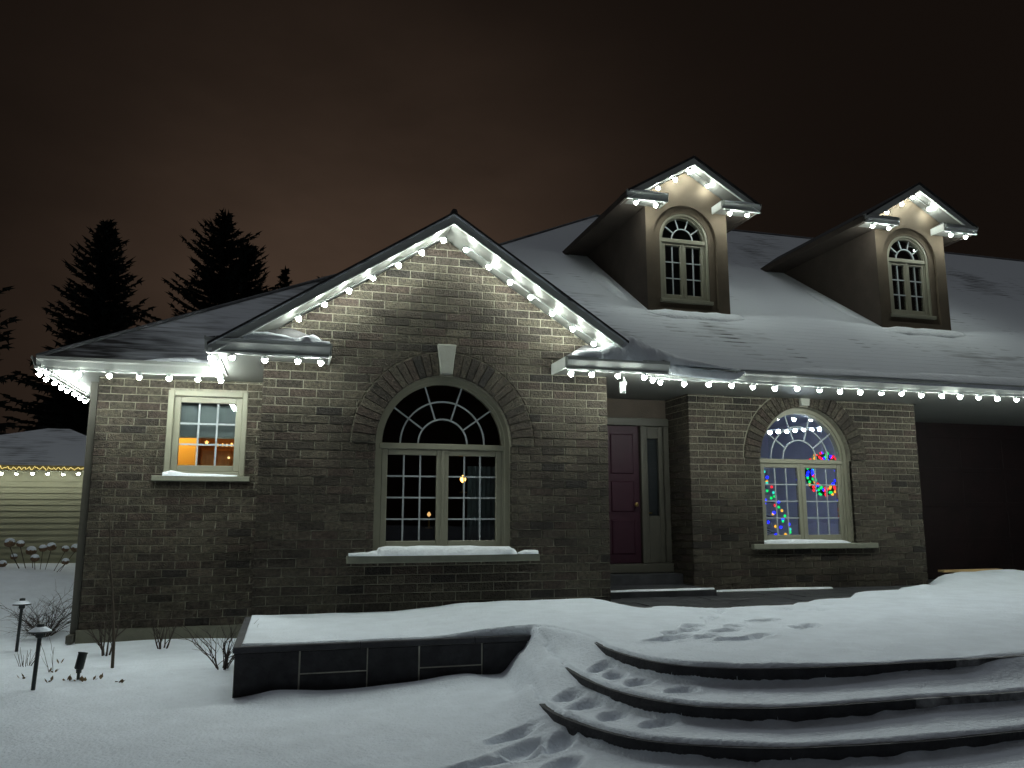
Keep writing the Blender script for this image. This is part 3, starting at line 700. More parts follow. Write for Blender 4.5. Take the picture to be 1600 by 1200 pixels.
# hip caps
M_HIP = mat('snowy_ridge_cap', (.20, .205, .215), .9, .4, 2.5)
MB().tube([(-2.6+t, 9.33+t, 3.265+P*t) for t in np.linspace(0, T_, 12)], .028, 6).build('hip_cap', M_HIP, lroof, True)
MB().tube([(-.97+t, 8.13+t, 3.29+P*t) for t in np.linspace(2.4, 7.07, 10)], .028, 6).build('hip_cap', M_HIP, mroof, True)
MB().tube([(6.1, 15.2, 7.92), (22, 15.2, 7.92)], .03, 6).build('ridge_cap', M_HIP, mroof, True)

def slab(mb, x0, z0, x1, z1, y0, y1, t): 
    p = [(x0, z0-t), (x1, z1-t), (x1, z1), (x0, z0)]
    if x1 < x0: p = p[::-1]
    mb.prism(p, y0, y1)
def gable_roof(par, cx, zr, half, y0, y1, ywall, pitch, t_sh, fas, top_mat, name):
    """rake overhang: shingle slab, fascia board, soffit and white light track"""
    e = zr-pitch*half; b = MB(); slab(b, cx, zr, cx-half, e, y0, y1, t_sh); hr = half if par is not house else half-.42; slab(b, cx, zr, cx+hr, zr-pitch*hr, y0, y1, t_sh)
    rf = b.build(name, top_mat, par); sub = rf if par is house else par
    for s in (-1, 1):
        half = hr if s > 0 else half; e = zr-pitch*half
        f = MB(); slab(f, cx, zr-t_sh-.001, cx+s*half*.995, e-t_sh-.001+.005*half*pitch, y0+.02, y0+.05, fas); f.build('rake_fascia', M_FASC, sub)
        f = MB(); slab(f, cx, zr-t_sh-fas-.002, cx+s*half*.985, e-t_sh-fas+.015*half*pitch, y0+.012, y0+.045, .014); f.build('drip_track', M_TRACK, sub)
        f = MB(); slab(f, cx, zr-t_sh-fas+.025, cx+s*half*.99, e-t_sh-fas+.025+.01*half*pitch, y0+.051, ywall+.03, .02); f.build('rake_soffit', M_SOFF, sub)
    return rf
groof = gable_roof(house, GXC, 4.72, 2.32, 7.79, 12.6, GY, P, .030, .080, M_ROOFG, 'gable_roof')
MB().tube([(GXC, 7.79, 4.722), (GXC, 11.2, 4.722)], .035, 6).build('ridge_cap', M_SHING, groof)
for s in (-1, 1):                                  # dark shingle edge along the rakes
    hh_ = 2.33 if s < 0 else 1.93; f = MB(); slab(f, GXC, 4.726, GXC+s*hh_, 4.724-P*hh_, 7.785, 7.80, .024); f.build('shingle_edge', M_SHING, groof)

def gutter(name, p0, p1, out, par, h=.115, d=.105, m=M_FASC):
    """K-style gutter from p0 to p1 (x,y of its back edge, z of its bottom), 'out' = unit outward direction in plan"""
    (x0, y0, z), (x1, y1, _) = p0, p1; ox, oy = out
    prof = [(0, 0), (d*.62, 0), (d*.70, .015), (d*.86, h*.55), (d, h*.72), (d, h), (d-.012, h), (d-.012, h*.78), (d*.6, .012), (.008, .012), (.008, h), (0, h)]
    v = [(x0+ox*a, y0+oy*a, z+b) for a, b in prof]+[(x1+ox*a, y1+oy*a, z+b) for a, b in prof]; n = len(prof)
    f = [(i, (i+1) % n, (i+1) % n+n, i+n) for i in range(n)]+[tuple(range(n)), tuple(range(2*n-1, n-1, -1))]
    g = MB().add(v, f).build(name, m, par)
    t = MB(); a, b = d*.30, d*.62                   # light track under the gutter
    v = [(x0+ox*a, y0+oy*a, z-.022), (x0+ox*b, y0+oy*b, z-.022), (x1+ox*b, y1+oy*b, z-.022), (x1+ox*a, y1+oy*a, z-.022)]
    v += [(q[0], q[1], z-.002) for q in v]
    t.add(v, [(0, 1, 2, 3), (7, 6, 5, 4), (0, 4, 5, 1), (1, 5, 6, 2), (2, 6, 7, 3), (3, 7, 4, 0)]).build('light_track', M_TRACK, par if par is not house else g)
    return g
# left wing eave (front and side), gable side eaves, right eave
gutter('gutter', (-2.60, 9.40, EAVE), (-.80, 9.40, EAVE), (0, -1), house)
gutter('gutter', (-2.55, 9.32, EAVE), (-2.55, 14, EAVE), (-1, 0), house)
gutter('gutter', (-.70, 7.80, EAVE), (-.70, 9.39, EAVE), (-1, 0), house)
gutter('gutter', (3.9, 8.2, EAVE), (14, 8.2, EAVE), (0, -1), house)
def soffit(x0, y0, x1, y1, z): return MB().box(x0, y0, z, x1, y1, z+.015).build('soffit', M_SOFF, house)
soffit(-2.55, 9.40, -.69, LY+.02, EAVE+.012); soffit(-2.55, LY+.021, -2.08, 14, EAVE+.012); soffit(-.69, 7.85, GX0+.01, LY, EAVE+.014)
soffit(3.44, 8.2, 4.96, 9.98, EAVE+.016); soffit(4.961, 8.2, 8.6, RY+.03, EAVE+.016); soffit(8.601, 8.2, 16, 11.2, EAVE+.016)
# fascia boards behind the gutters
MB().box(-2.56, 9.401, EAVE, -.69, 9.42, 3.25).build('fascia', M_FASC, house)
MB().box(3.9, 8.201, EAVE, 16, 8.22, 3.27).build('fascia', M_FASC, house)
# eave returns of the gable
def eave_return(x0, x1, inner, y0, ywall, z, par, sc_=1., roofm=M_SHING):
    """short boxed return; inner = -1 if its inner end is at x0, +1 if at x1"""
    h = .12*sc_; d = ywall-y0
    b = MB().box(x0, y0+.03, z+.012, x1, ywall+.02, z+h*.9); core_ = b.build('eave_return', M_SOFF, par)
    sub = core_ if par is house else par
    g = MB(); prof = [(y0+.03, z), (y0+.015, z+.004), (y0-.02*sc_, z+h*.5), (y0-.035*sc_, z+h*.7), (y0-.035*sc_, z+h), (y0+.03, z+h)]
    g.xprism([(a, c) for a, c in prof[::-1]], x0-.01, x1+.01); g.build('gutter', M_FASC, sub)
    xi = x0 if inner < 0 else x1; s = -1 if inner < 0 else 1
    g = MB().box(min(xi+s*.012, xi+s*.03), y0, z, max(xi+s*.012, xi+s*.03), ywall, z+h); g.build('gutter', M_FASC, sub)
    MB().box(x0, y0-.008, z-.02, x1, y0+.022, z-.002).build('light_track', M_TRACK, sub)
    zt = z+h; hh = P*d*.8; xa, xb = (x0-.03, x1) if inner < 0 else (x0, x1+.03); ins = d*.8
    xr = (x0+ins) if inner < 0 else (x1-ins)
    far = x1 if inner < 0 else x0
    v = [(xi+s*.03, y0-.03*sc_, zt), (far, y0-.03*sc_, zt), (far, ywall, zt+.01), (xr, ywall, zt+hh), (xi+s*.03, ywall, zt)]
    MB().add(v, [(0, 1, 3), (1, 2, 3), (0, 3, 4), (0, 4, 3, 2, 1)]).build('return_roof', roofm, sub)
eave_return(-.79, .335, 1, 7.83, GY, EAVE-.02, house)
eave_return(2.80, 3.96, -1, 7.83, GY, EAVE-.01, house)

# ------------------------------------------------------------------ dormers
def dormer(cx, dz, lab):
    y = 9.85; zb = 4.05; x0, x1 = cx-.64, cx+.64; e = 5.99+dz; zr = 6.63+dz; half = 1.03; pt = .60
    t_ = lambda x: zr-.13-pt*abs(x-cx)
    b = MB(); wcx, zs, r = cx-.03, 5.50+dz, .385; wb = 4.60+dz; ro = r+.105
    # front wall in two layers: outer face with a large arched recess, inner face carrying the window
    def face(mb, yy, rr, zlow):
        cuts = sorted(set([x0, x1, cx, wcx-rr, wcx+rr]+[wcx+rr*math.cos(math.pi*i/20) for i in range(21)]))
        for a, c in zip(cuts[:-1], cuts[1:]):
            m = (a+c)/2
            if wcx-rr < m < wcx+rr:
                az_ = zs+math.sqrt(max(0, rr*rr-(a-wcx)**2)); cz_ = zs+math.sqrt(max(0, rr*rr-(c-wcx)**2))
                mb.add([(a, yy, az_), (c, yy, cz_), (c, yy, t_(c)), (a, yy, t_(a))], [(0, 1, 2, 3)]); mb.add([(a, yy, zb), (c, yy, zb), (c, yy, zlow), (a, yy, zlow)], [(0, 1, 2, 3)])
            else: mb.add([(a, yy, zb), (c, yy, zb), (c, yy, t_(c)), (a, yy, t_(a))], [(0, 1, 2, 3)])
        pts = [(wcx-rr, zlow)]+[(wcx+rr*math.cos(math.pi-math.pi*i/20), zs+rr*math.sin(math.pi*i/20)) for i in range(21)]+[(wcx+rr, zlow)]
        for (xa, za), (xb, zb2) in zip(pts[:-1], pts[1:]): mb.add([(xa, yy, za), (xb, yy, zb2), (xb, yy+.06, zb2), (xa, yy+.06, za)], [(0, 1, 2, 3)])
        mb.add([(pts[0][0], yy, zlow), (pts[-1][0], yy, zlow), (pts[-1][0], yy+.06, zlow), (pts[0][0], yy+.06, zlow)], [(0, 1, 2, 3)])
    face(b, y, ro, wb-.13); face(b, y+.04, r, wb)
    d = b.build('dormer', M_STUC, house); d['label'] = lab
    zz = lambda yy: 3.285+P*(yy-8.13)
    yb = 8.13+(t_(x0)-3.285)/P
    for s, x in ((-1, x0), (1, x1)):
        v = [(x, y+.006, zb-.1), (x, yb+.4, t_(x)), (x, y+.006, t_(x))]; v2 = [(x-s*.05, p[1], p[2]) for p in v]
        MB().add(v+v2, [(0, 1, 2) if s > 0 else (2, 1, 0), (3, 4, 5), (0, 3, 4, 1), (1, 4, 5, 2), (2, 5, 3, 0)]).build('side_wall', M_STUC2, d)
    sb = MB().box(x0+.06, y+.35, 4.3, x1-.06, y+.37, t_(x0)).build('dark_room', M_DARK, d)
    gable_roof(d, cx, zr, half, 9.55, 13.4, y, pt, .035, .085, M_SHING, 'dormer_roof')
    arched_window(wcx, wb, zs, r-.002, y+.05, d, M_GLASSD, [.165], 2, 3, .03, 'window_casing', stile=.042)
    for s in (-1, 1):
        a, c = sorted((cx+s*1.03, cx+s*.44)); eave_return(a, c, -s, 9.58, y, e-.08, d, .85)
    for s in (-1, 1):                              # side gutters of the dormer
        x = cx+s*.97
        MB().box(min(x, x+s*.07), 9.58, e-.08, max(x, x+s*.07), 12.45, e+.01).build('side_gutter', M_STUC2, d)  # unlit side eaves: shade put into the dark brown colour
        xa, xb = sorted((x, cx+s*.64)); MB().box(xa, 9.85, e-.07, xb, 12.4, e-.055).build('side_soffit', M_STUC2, d)
    MB().cbox(wcx-r-.02, y-.012, wb-.05, wcx+r+.02, y+.06, wb-.004, .006).build('dormer_sill', M_TRIM, d)
    # ridge-side valley snow is added later
    return d
dormer(5.345, 0, 'dormer nearest the front gable'); dormer(9.20, .05, 'dormer at the far end of the roof')

# ================================================================== roof and ledge snow (loose, one object per patch)
def snow_strip(name, pts, w, h, label, seed=0, n=9, parent=None, yup=(0, 1, 0), m=M_SNOWP, q_=.28):
    """rounded bank of snow following a polyline; w/h lists per point; section leans along 'yup' direction"""
    pts = [Vector(p) for p in pts]; fine = []; K = 5
    P_ = catmull([tuple(p) for p in pts], K); ws = np.interp(np.linspace(0, len(pts)-1, len(P_)), range(len(pts)), w); hs = np.interp(np.linspace(0, len(pts)-1, len(P_)), range(len(pts)), h)
    vs = []; up = Vector(yup); Z = Vector((0, 0, 1)); k_ = len(P_)
    for i, p in enumerate(P_):
        for j in range(n):
            a = math.pi*j/(n-1); q = 1+q_*(float(vnoise(i*.55+seed, j*.7+seed*3, seed))-.5)
            vs.append(Vector(p)+up*(-math.cos(a)*ws[i]*.5*q)+Z*(math.sin(a)**.7*hs[i]*q if 0 < j < n-1 else -.004))
    fs = [(i*n+j, i*n+j+1, (i+1)*n+j+1, (i+1)*n+j) for i in range(k_-1) for j in range(n-1)]+[tuple(range(n-1, -1, -1)), tuple(range((k_-1)*n, k_*n))]
    o = MB().add(vs, [f_[::-1] for f_ in fs]).build(name, m, parent, True)
    tag(o, label, kind='stuff'); return o
# big drift on the right return, spilling over the gutter
snow_strip('snow_drift', [(2.80, 7.96, 3.245), (2.93, 7.98, 3.25), (3.15, 8.0, 3.25), (3.32, 8.02, 3.25), (3.45, 8.06, 3.25), (3.62, 8.10, 3.25), (3.85, 8.12, 3.25), (4.05, 8.14, 3.25), (4.3, 8.16, 3.26), (4.65, 8.16, 3.26), (5.0, 8.14, 3.26)],
           [.20, .36, .42, .48, .58, .62, .60, .54, .46, .36, .16], [.02, .10, .13, .21, .33, .31, .24, .17, .11, .06, .015], 'snow drift heaped on the right eave return and over the gutter by the door', 3, 15, q_=.14)
snow_strip('snow_curl', [(3.98, 8.07, 3.215), (4.12, 8.065, 3.185), (4.3, 8.06, 3.165), (4.6, 8.058, 3.150), (4.86, 8.06, 3.142), (4.97, 8.065, 3.175), (5.06, 8.08, 3.235)], [.08, .10, .09, .08, .07, .06, .03], [.09, .10, .10, .095, .085, .06, .02], 'bright rim of snow curling over the gutter above the door', 8, 9)
snow_strip('snow_ledge', [(-.66, 7.95, 3.25), (-.45, 7.97, 3.26), (-.2, 7.98, 3.27), (0, 7.98, 3.26), (.18, 7.97, 3.26), (.31, 7.95, 3.25)], [.1, .28, .3, .34, .36, .12], [.02, .09, .08, .05, .10, .02], 'snow lying on the left eave return of the gable', 2, 11)
snow_strip('snow_rim', [(-.6, 7.805, 3.245), (-.2, 7.80, 3.245), (.1, 7.80, 3.245), (.34, 7.80, 3.245)], [.04, .05, .05, .05], [.005, .015, .02, .022], 'thin snow rim on the left return gutter', 4, 7)
snow_strip('snow_ledge', [(-1.6, 9.36, 3.26), (-1.35, 9.37, 3.265), (-1.1, 9.38, 3.27), (-.9, 9.38, 3.265), (-.82, 9.36, 3.255)], [.06, .2, .26, .2, .1], [.01, .05, .06, .045, .01], 'snow lump on the wing roof beside the gable', 6, 9)
snow_strip('snow_band', [(5.05, 8.18, 3.28), (6, 8.2, 3.285), (7.5, 8.22, 3.29), (9, 8.22, 3.29), (11, 8.22, 3.29), (14, 8.22, 3.29)], [.08, .25, .32, .34, .34, .34], [.03, .055, .06, .07, .07, .07], 'band of snow along the lower edge of the main roof', 9, 9, yup=(0, .836, .548))
# drift ribs on the gable's right slope and around dormers
snow_strip('snow_rib', [(1.75, 7.86, 4.59), (2.2, 7.88, 4.295), (2.7, 7.9, 3.965), (3.2, 7.93, 3.64), (3.5, 7.98, 3.45)], [.05, .1, .14, .2, .3], [.012, .03, .035, .05, .08], 'snow rib along the right rake of the gable', 11, 7)
for cx, nm in ((5.345, 'nearer'), (9.20, 'farther')):
    snow_strip('snow_apron', [(cx-.75, 9.8, 4.35), (cx-.4, 9.72, 4.32), (cx, 9.74, 4.335), (cx+.4, 9.72, 4.32), (cx+.8, 9.82, 4.37)], [.08, .3, .26, .32, .2], [.02, .06, .05, .06, .04], 'low snow bank at the foot of the %s dormer' % nm, int(cx), 9, yup=(0, .836, .548))
    snow_strip('snow_bank', [(cx-.82, 10.1, 4.55), (cx-.86, 10.6, 4.88), (cx-.85, 11.1, 5.2), (cx-.8, 11.5, 5.46)], [.1, .22, .25, .1], [.02, .07, .06, .02], 'snow ridge beside the %s dormer wall' % nm, int(cx)+3, 9, yup=(1, 0, 0))
    for s in (-1, 1):
        snow_strip('snow_rim', [(cx+s*1.0, 9.55, 5.99), (cx+s*.75, 9.55, 5.995), (cx+s*.45, 9.56, 5.99)], [.05, .06, .05], [.012, .022, .015], 'thin snow on the %s return of the %s dormer' % ('left' if s < 0 else 'right', nm), int(cx)+s, 7)
# window sills
snow_strip('sill_snow', [(.62, GY-.02, 1.206), (.80, GY-.02, 1.206), (.90, GY+.0, 1.206), (1.0, GY+.02, 1.206), (1.6, GY+.02, 1.206), (2.2, GY+.02, 1.206), (2.32, GY+.0, 1.206), (2.36, GY-.03, 1.206)],
           [.10, .11, .16, .22, .22, .22, .18, .06], [.03, .032, .055, .095, .085, .08, .06, .012], 'snow piled on the sill of the big gable window', 14, 9)
snow_strip('sill_snow', [(2.38, GY-.02, 1.206), (2.46, GY-.02, 1.206), (2.59, GY-.02, 1.206)], [.08, .1, .09], [.012, .04, .035], 'small snow cap on the right end of the gable window sill', 15, 9)
snow_strip('sill_snow', [(-1.36, LY-.035, 2.048), (-1.28, LY-.035, 2.048), (-1.1, LY-.035, 2.048), (-.8, LY-.035, 2.048), (-.56, LY-.035, 2.048)], [.07, .08, .07, .06, .06], [.04, .06, .03, .022, .015], 'thin snow on the sill of the square window', 16, 7)
snow_strip('sill_snow', [(6.0, RY+.05, 1.24), (6.3, RY+.06, 1.24), (6.8, RY+.06, 1.24), (7.2, RY+.06, 1.24), (7.33, RY+.05, 1.24)], [.12, .18, .17, .15, .06], [.05, .06, .05, .035, .01], 'snow on the sill of the lit arched window', 17, 9)
snow_strip('step_snow', [(3.46, 8.78, .735), (3.9, 8.79, .735), (4.5, 8.80, .735), (4.95, 8.8, .735)], [.06, .07, .07, .06], [.015, .02, .02, .02], 'thin strip of snow along the landing edge at the door', 18, 7)
snow_strip('step_snow', [(5.0, 9.22, .664), (5.6, 9.2, .664), (6.2, 9.2, .664), (6.9, 9.22, .664)], [.08, .1, .1, .08], [.015, .025, .03, .02], 'thin strip of snow along the foot of the right wall', 19, 7)

# ================================================================== light strings
bulb_me, _ = MB().lathe([(.004, -.035), (.015, -.031), (.023, -.018), (.0275, -.002), (.0265, .006)], (0, 0, 0), 10).mesh('bulb', M_WHITEL, False, True)
sock_me, _ = MB().lathe([(.0255, .005), (.0285, .003), (.0275, .010), (.021, .020), (.016, .030), (.013, .036)], (0, 0, 0), 8).mesh('socket', M_SOCK, False)
def string(name, pts, label, group='white bulb strings on the house', bme=bulb_me, sme=sock_me, wire_dz=.036, sag=0, ext=True, wm=M_WIRE):
    s = empty(name, pts[0]); tag(s, label, 'string lights', group or None)
    wp = []
    for i, p in enumerate(pts):
        wp.append((p[0], p[1], p[2]+wire_dz))
        if i < len(pts)-1:
            q = pts[i+1]; wp.append(((p[0]+q[0])/2, (p[1]+q[1])/2, (p[2]+q[2])/2+wire_dz+random.uniform(-.01, .006)-sag))
    if len(wp) > 1: MB().tube(wp, .006, 5).build('wire', wm, s)
    for p in pts:
        j = (random.uniform(-.008, .008), random.uniform(-.006, .006), random.uniform(-.004, .004))
        b = link('bulb', bme, (p[0]+j[0], p[1]+j[1], p[2]+j[2]), s); b.rotation_euler = (random.uniform(-.4, .4), random.uniform(-.4, .4), 0); b.scale = (1, 1, random.uniform(.85, 1.2))
        if sme:
            so_ = link('socket', sme, WLOC[b], None); so_.parent = b; so_.location = (0, 0, 0)
    return s
zB = EAVE-.055
string('string_light', [(-2.50+.30*i, 9.345, zB) for i in range(6)], 'white bulb string under the left wing gutter above the square window')
string('string_light', [(-2.605, 9.46+.30*i, zB) for i in range(8)], 'white bulb string running back under the far left side eave')
string('string_light', [(-.755, 8.0+.22*i, zB) for i in range(7)], 'crowded white bulbs on the gable side eave running back to the wing')
string('string_light', [(-.56, 7.835, zB-.02), (-.25, 7.835, zB-.02), (.055, 7.835, zB-.02), (.27, 7.86, zB-.02)], 'white bulb string under the left eave return of the gable')
string('string_light', [(2.84, 7.86, zB-.01), (3.07, 7.835, zB-.01), (3.37, 7.835, zB-.01), (3.68, 7.835, zB-.01), (3.80, 7.87, zB-.03)], 'white bulb string under the right eave return of the gable')
string('string_light', [(4.02+.297*i, 8.145, zB) for i in range(27)], 'long white bulb string under the main roof gutter on the right')
rk = lambda x: 4.72-P*abs(x-GXC)-.035-.085-.060
string('string_light', [(1.50-.243*i, 8.06, rk(1.50-.243*i)) for i in range(7)], 'white bulb string up the left rake of the gable')
string('string_light', [(1.745+.24*i, 8.06, rk(1.745+.24*i)) for i in range(7)], 'white bulb string down the right rake of the gable')
for cx, dz, nm in ((5.345, 0, 'the dormer nearest the gable'), (9.20, .05, 'the farther dormer')):
    dk = lambda x: 6.63+dz-.60*abs(x-cx)-.035-.085-.052
    string('string_light', [(cx+q, 9.72, dk(cx+q)) for q in (-.50, -.23, .0, .29)], 'white bulb string under the peak of '+nm)
    zr_ = 5.99+dz-.08-.062
    string('string_light', [(cx-.90, 9.60, zr_), (cx-.60, 9.60, zr_)], 'pair of white bulbs under the left return of '+nm)
    string('string_light', [(cx+.55, 9.60, zr_), (cx+.82, 9.60, zr_)], 'pair of white bulbs under the right return of '+nm)

# security camera under the entrance soffit
sc_ = empty('security_camera', (3.60, 8.28, 3.02)); tag(sc_, 'small white security camera under the soffit beside the door', 'camera')
MB().lathe([(.035, .0), (.035, .03), (.015, .045), (.012, .10)], (3.62, 8.26, 3.06), 10).build('mount', M_TRACK, sc_)
c_ = MB().cbox(-.032, -.06, -.045, .032, .06, .045, .01).build('body', M_TRACK, sc_); c_.rotation_euler = (R(38), 0, R(-20)); c_.location = (3.585, 8.22, 3.02)
MB().lathe([(.02, 0), (.022, .008)], (3.585, 8.17, 2.96), 10).build('lens', M_BLACK, sc_)

# ================================================================== things behind the glass
# main window: curtain, added amber lamps in place of street-lamp reflections
cu = MB(); n = 40; vs = []
for i in range(n):
    x = 1.95+.42*i/(n-1); yy = GY+.55+.03*math.sin(i*1.25)+.01*math.sin(i*3.1)
    vs += [(x, yy, 1.05), (x, yy, 2.15)]
cu.add(vs, [(2*i, 2*i+2, 2*i+3, 2*i+1) for i in range(n-1)])
tag(cu.build('curtain', M_CURT, None, True), 'pale grey curtain hanging behind the lower right panes of the gable window', 'curtain')
M_AMBER = emis('amber_reflection_glow', (1.0, .50, .10), 9)
def added_lamp(x, y, z, r, label, m=M_AMBER):  # added lamp standing in for a street-lamp reflection in the glass
    o = empty('added_amber_lamp', (x, y, z-.16)); tag(o, label, 'lamp')
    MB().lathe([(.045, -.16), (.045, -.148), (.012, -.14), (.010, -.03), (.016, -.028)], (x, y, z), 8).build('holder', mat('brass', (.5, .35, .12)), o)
    MB().lathe([(r*.35, -r*1.1), (r*.95, -r*.4), (r, .1*r), (r*.6, r*.9), (r*.15, r*1.35)], (x, y, z), 10).build('glint_bulb', m, o, True)
added_lamp(1.975, 9.20, 2.02, .034, 'brightest amber stand-in for a street-lamp reflection behind the right casement of the gable window')
added_lamp(2.10, 9.22, 1.995, .024, 'second amber stand-in for a street-lamp reflection just right of the brightest one in the gable window')
added_lamp(2.098, 9.02, 1.915, .014, 'tiny amber stand-in for a street-lamp reflection below the pair in the gable window')
added_lamp(1.59, 9.25, 1.615, .022, 'dim amber stand-in for a street-lamp reflection low beside the centre mullion of the gable window', emis('amber_reflection_dim', (.9, .5, .18), 1.2))
added_lamp(4.70, 9.99, 1.79, .024, 'small amber stand-in for a street-lamp reflection behind the narrow sidelight of the front door')

# square window: roller blind, warm room, doorway to a lit hall, ornaments on a cabinet
M_BLIND = mat('grey_blind', (.20, .22, .21), .9, .08, 3)
bd = empty('roller_blind', (-.92, 9.99, 3.0)); tag(bd, 'grey roller blind half drawn inside the square window', 'blind')
MB().box(-1.32, 9.995, 2.515, -.52, 9.999, 3.0).build('fabric', M_BLIND, bd); MB().tube([(-1.32, 9.997, 2.505), (-.52, 9.997, 2.505)], .010, 6).build('hem_bar', M_TRIM, bd)
M_HALL = mat('yellow_hall_wall', (.75, .50, .16), .9, .05, 2)
MB().box(-1.06, 10.62, 1.2, -.21, 10.66, 3.11).build('partition', M_WARM, house)
MB().box(-1.10, 10.60, 1.2, -1.061, 10.68, 3.11).build('door_jamb', mat('oak_trim', (.45, .25, .09), .6), house)
MB().box(-1.74, 11.55, 1.21, -.9, 11.58, 3.11).build('hall_wall', M_HALL, house)
M_LAMPW = emis('warm_lamp', (1.0, .66, .20), 42)
hl = empty('hall_lamp', (-1.42, 11.1, 2.72)); tag(hl, 'warm lamp lighting the hall behind the square window', 'lamp')
MB().lathe([(.05, 0), (.10, .03), (.12, .10), (.09, .17), (.03, .20)], (-1.42, 11.1, 2.72), 12).build('shade', M_LAMPW, hl, True); MB().tube([(-1.42, 11.1, 2.92), (-1.42, 11.1, 3.11)], .008, 5).build('cord', M_BLACK, hl)
rl = empty('room_lamp', (-.62, 10.25, 2.78)); tag(rl, 'warm ceiling lamp hidden above the blind of the square window', 'lamp')
MB().lathe([(.03, 0), (.07, .03), (.08, .08), (.03, .12)], (-.62, 10.25, 2.78), 12).build('shade', emis('warm_lamp_dim', (1.0, .55, .18), 15), rl, True); MB().tube([(-.62, 10.25, 2.9), (-.62, 10.25, 3.11)], .008, 5).build('cord', M_BLACK, rl)
cb = empty('wall_cabinet', (-.72, 10.5, 2.0)); tag(cb, 'brown wooden cabinet inside the square window', 'cabinet')
M_OAK = mat('brown_oak', (.42, .17, .05), .6, .25, 3, .1, 30, stretch=(6, 1, 1))
MB().box(-1.03, 10.40, 1.25, -.32, 10.615, 2.44).build('carcass', M_OAK, cb)
for x0, x1 in ((-1.02, -.685), (-.675, -.33)):
    d_ = MB().cbox(x0, 10.375, 1.3, x1, 10.398, 2.40, .012).build('cabinet_door', M_OAK, cb)
MB().lathe([(.012, -.012), (.014, 0), (.008, .012)], (-.70, 10.36, 2.30), 8).build('knob', emis('knob_glint_glow', (1, .75, .3), 2.), cb)  # glint on the knob put in as a glow
M_ORN = emis('ornament_glow', (1.0, .52, .14), 3.0)
og = empty('ornament_row', (-.9, 10.42, 2.45)); tag(og, 'row of small glowing amber ornaments on the brown cabinet', 'ornaments')
for i, (x, w, h) in enumerate([(-.97, .05, .05), (-.84, .035, .03), (-.785, .03, .035), (-.735, .035, .032), (-.68, .03, .045), (-.63, .03, .035)]):
    if i == 0:
        pts = []
        for q in range(10): rr = w*.6 if q % 2 == 0 else w*.25; pts.append((x+rr*math.cos(R(90+36*q)), 2.485+rr*math.sin(R(90+36*q))))
        MB().prism(pts, 10.42, 10.435).build('star', M_ORN, og)
    else: MB().lathe([(w*.3, 0), (w*.5, h*.4), (w*.45, h*.7), (w*.15, h)], (x, 10.43, 2.442), 8).build('ornament', M_ORN, og)

# lit bay window: Christmas tree and a wreath of coloured lights
CC = [((.006, .012, 1.0), 'blue', 6.), ((.008, .85, .17), 'green', 1.5), ((1.0, .025, .04), 'red', 1.9), ((1.0, .46, .04), 'amber', 1.7), ((.03, .75, .55), 'teal', 1.4)]
CM = [emis('led_'+n_, c, st_) for c, n_, st_ in CC]
cb_me = [MB().lathe([(.004, -.021), (.015, -.013), (.020, 0), (.015, .013), (.004, .021)], (0, 0, 0), 8).mesh('light', m, False, True)[0] for m in CM]
ct = empty('christmas_tree', (6.22, 10.12, .85)); tag(ct, 'Christmas tree with coloured lights at the left of the lit arched window', 'Christmas tree')
MB().tube([(6.22, 10.12, .81), (6.22, 10.12, 2.95)], [.05, .01], 6).build('trunk', M_BARK, ct)
fo = MB(); rnd = random.Random(3)
for k_ in range(900):
    h = rnd.random()**1.3; rr = (1-h)*.86; a = rnd.uniform(0, 6.283); r0 = rr*rnd.uniform(.2, .8); z = .95+h*2.05
    d = Vector((math.cos(a), math.sin(a), rnd.uniform(-.35, .1))); d.y *= .5; p = Vector((6.22, 10.12, z))+d*r0; q = p+d*(.10+.12*(1-h)); w = Vector((-d.y, d.x, rnd.uniform(-.3, .3)))*.035
    fo.add([p-w, p+w, q], [(0, 1, 2)])
fo.build('foliage', mat('tree_green', (.03, .075, .035), .8), ct)
for k_ in range(210):
    h = (k_+.5)/210; h = h**1.25; a = k_*2.399; rr = (1-h)*.86*1.02+.02; z = 1.0+h*1.95
    o = link('light', cb_me[(0, 1, 0, 2, 3, 4, 0)[rnd.randrange(7)]], (6.22+rr*math.cos(a), 10.12+.5*rr*math.sin(a), z), ct)
wr = empty('light_wreath', (7.2, 9.62, 2.17)); tag(wr, 'round wreath of coloured lights hanging in the right half of the lit arched window', 'wreath')
MB().tube([(7.19+.25*math.cos(a), 9.62, 2.17+.25*math.sin(a)) for a in np.linspace(0, 6.283, 33)], .045, 7).build('ring', mat('tree_green', (.03, .075, .035)), wr)
for k_ in range(96):
    a = k_*6.283/96; rr = .245+.055*math.sin(k_*2.6); grp = int(k_/3.2+.4*math.sin(k_)) 
    link('light', cb_me[(0, 2, 1, 3, 2, 0, 1)[grp % 7]], (7.19+rr*math.cos(a), 9.585+.02*math.sin(k_*5.1), 2.17+rr*math.sin(a)), wr)
MB().tube([(7.2, 9.62, 2.44), (7.2, 9.62, 3.13)], .004, 4).build('hanging_wire', M_WIRE, wr)
# white indoor string across the upper part of the same window
ist = string('indoor_string_light', [(6.36+.135*i, 9.80, 2.735+.012*i+.004*(i % 3)) for i in range(9)], 'row of white indoor bulbs across the top of the lit arched window', None, wire_dz=.03,
             bme=MB().lathe([(.006, -.022), (.024, -.014), (.030, 0), (.022, .014), (.006, .022)], (0, 0, 0), 9).mesh('bulb', emis('white_indoor', (.74, .86, 1), 75.), False, True)[0], sme=None)

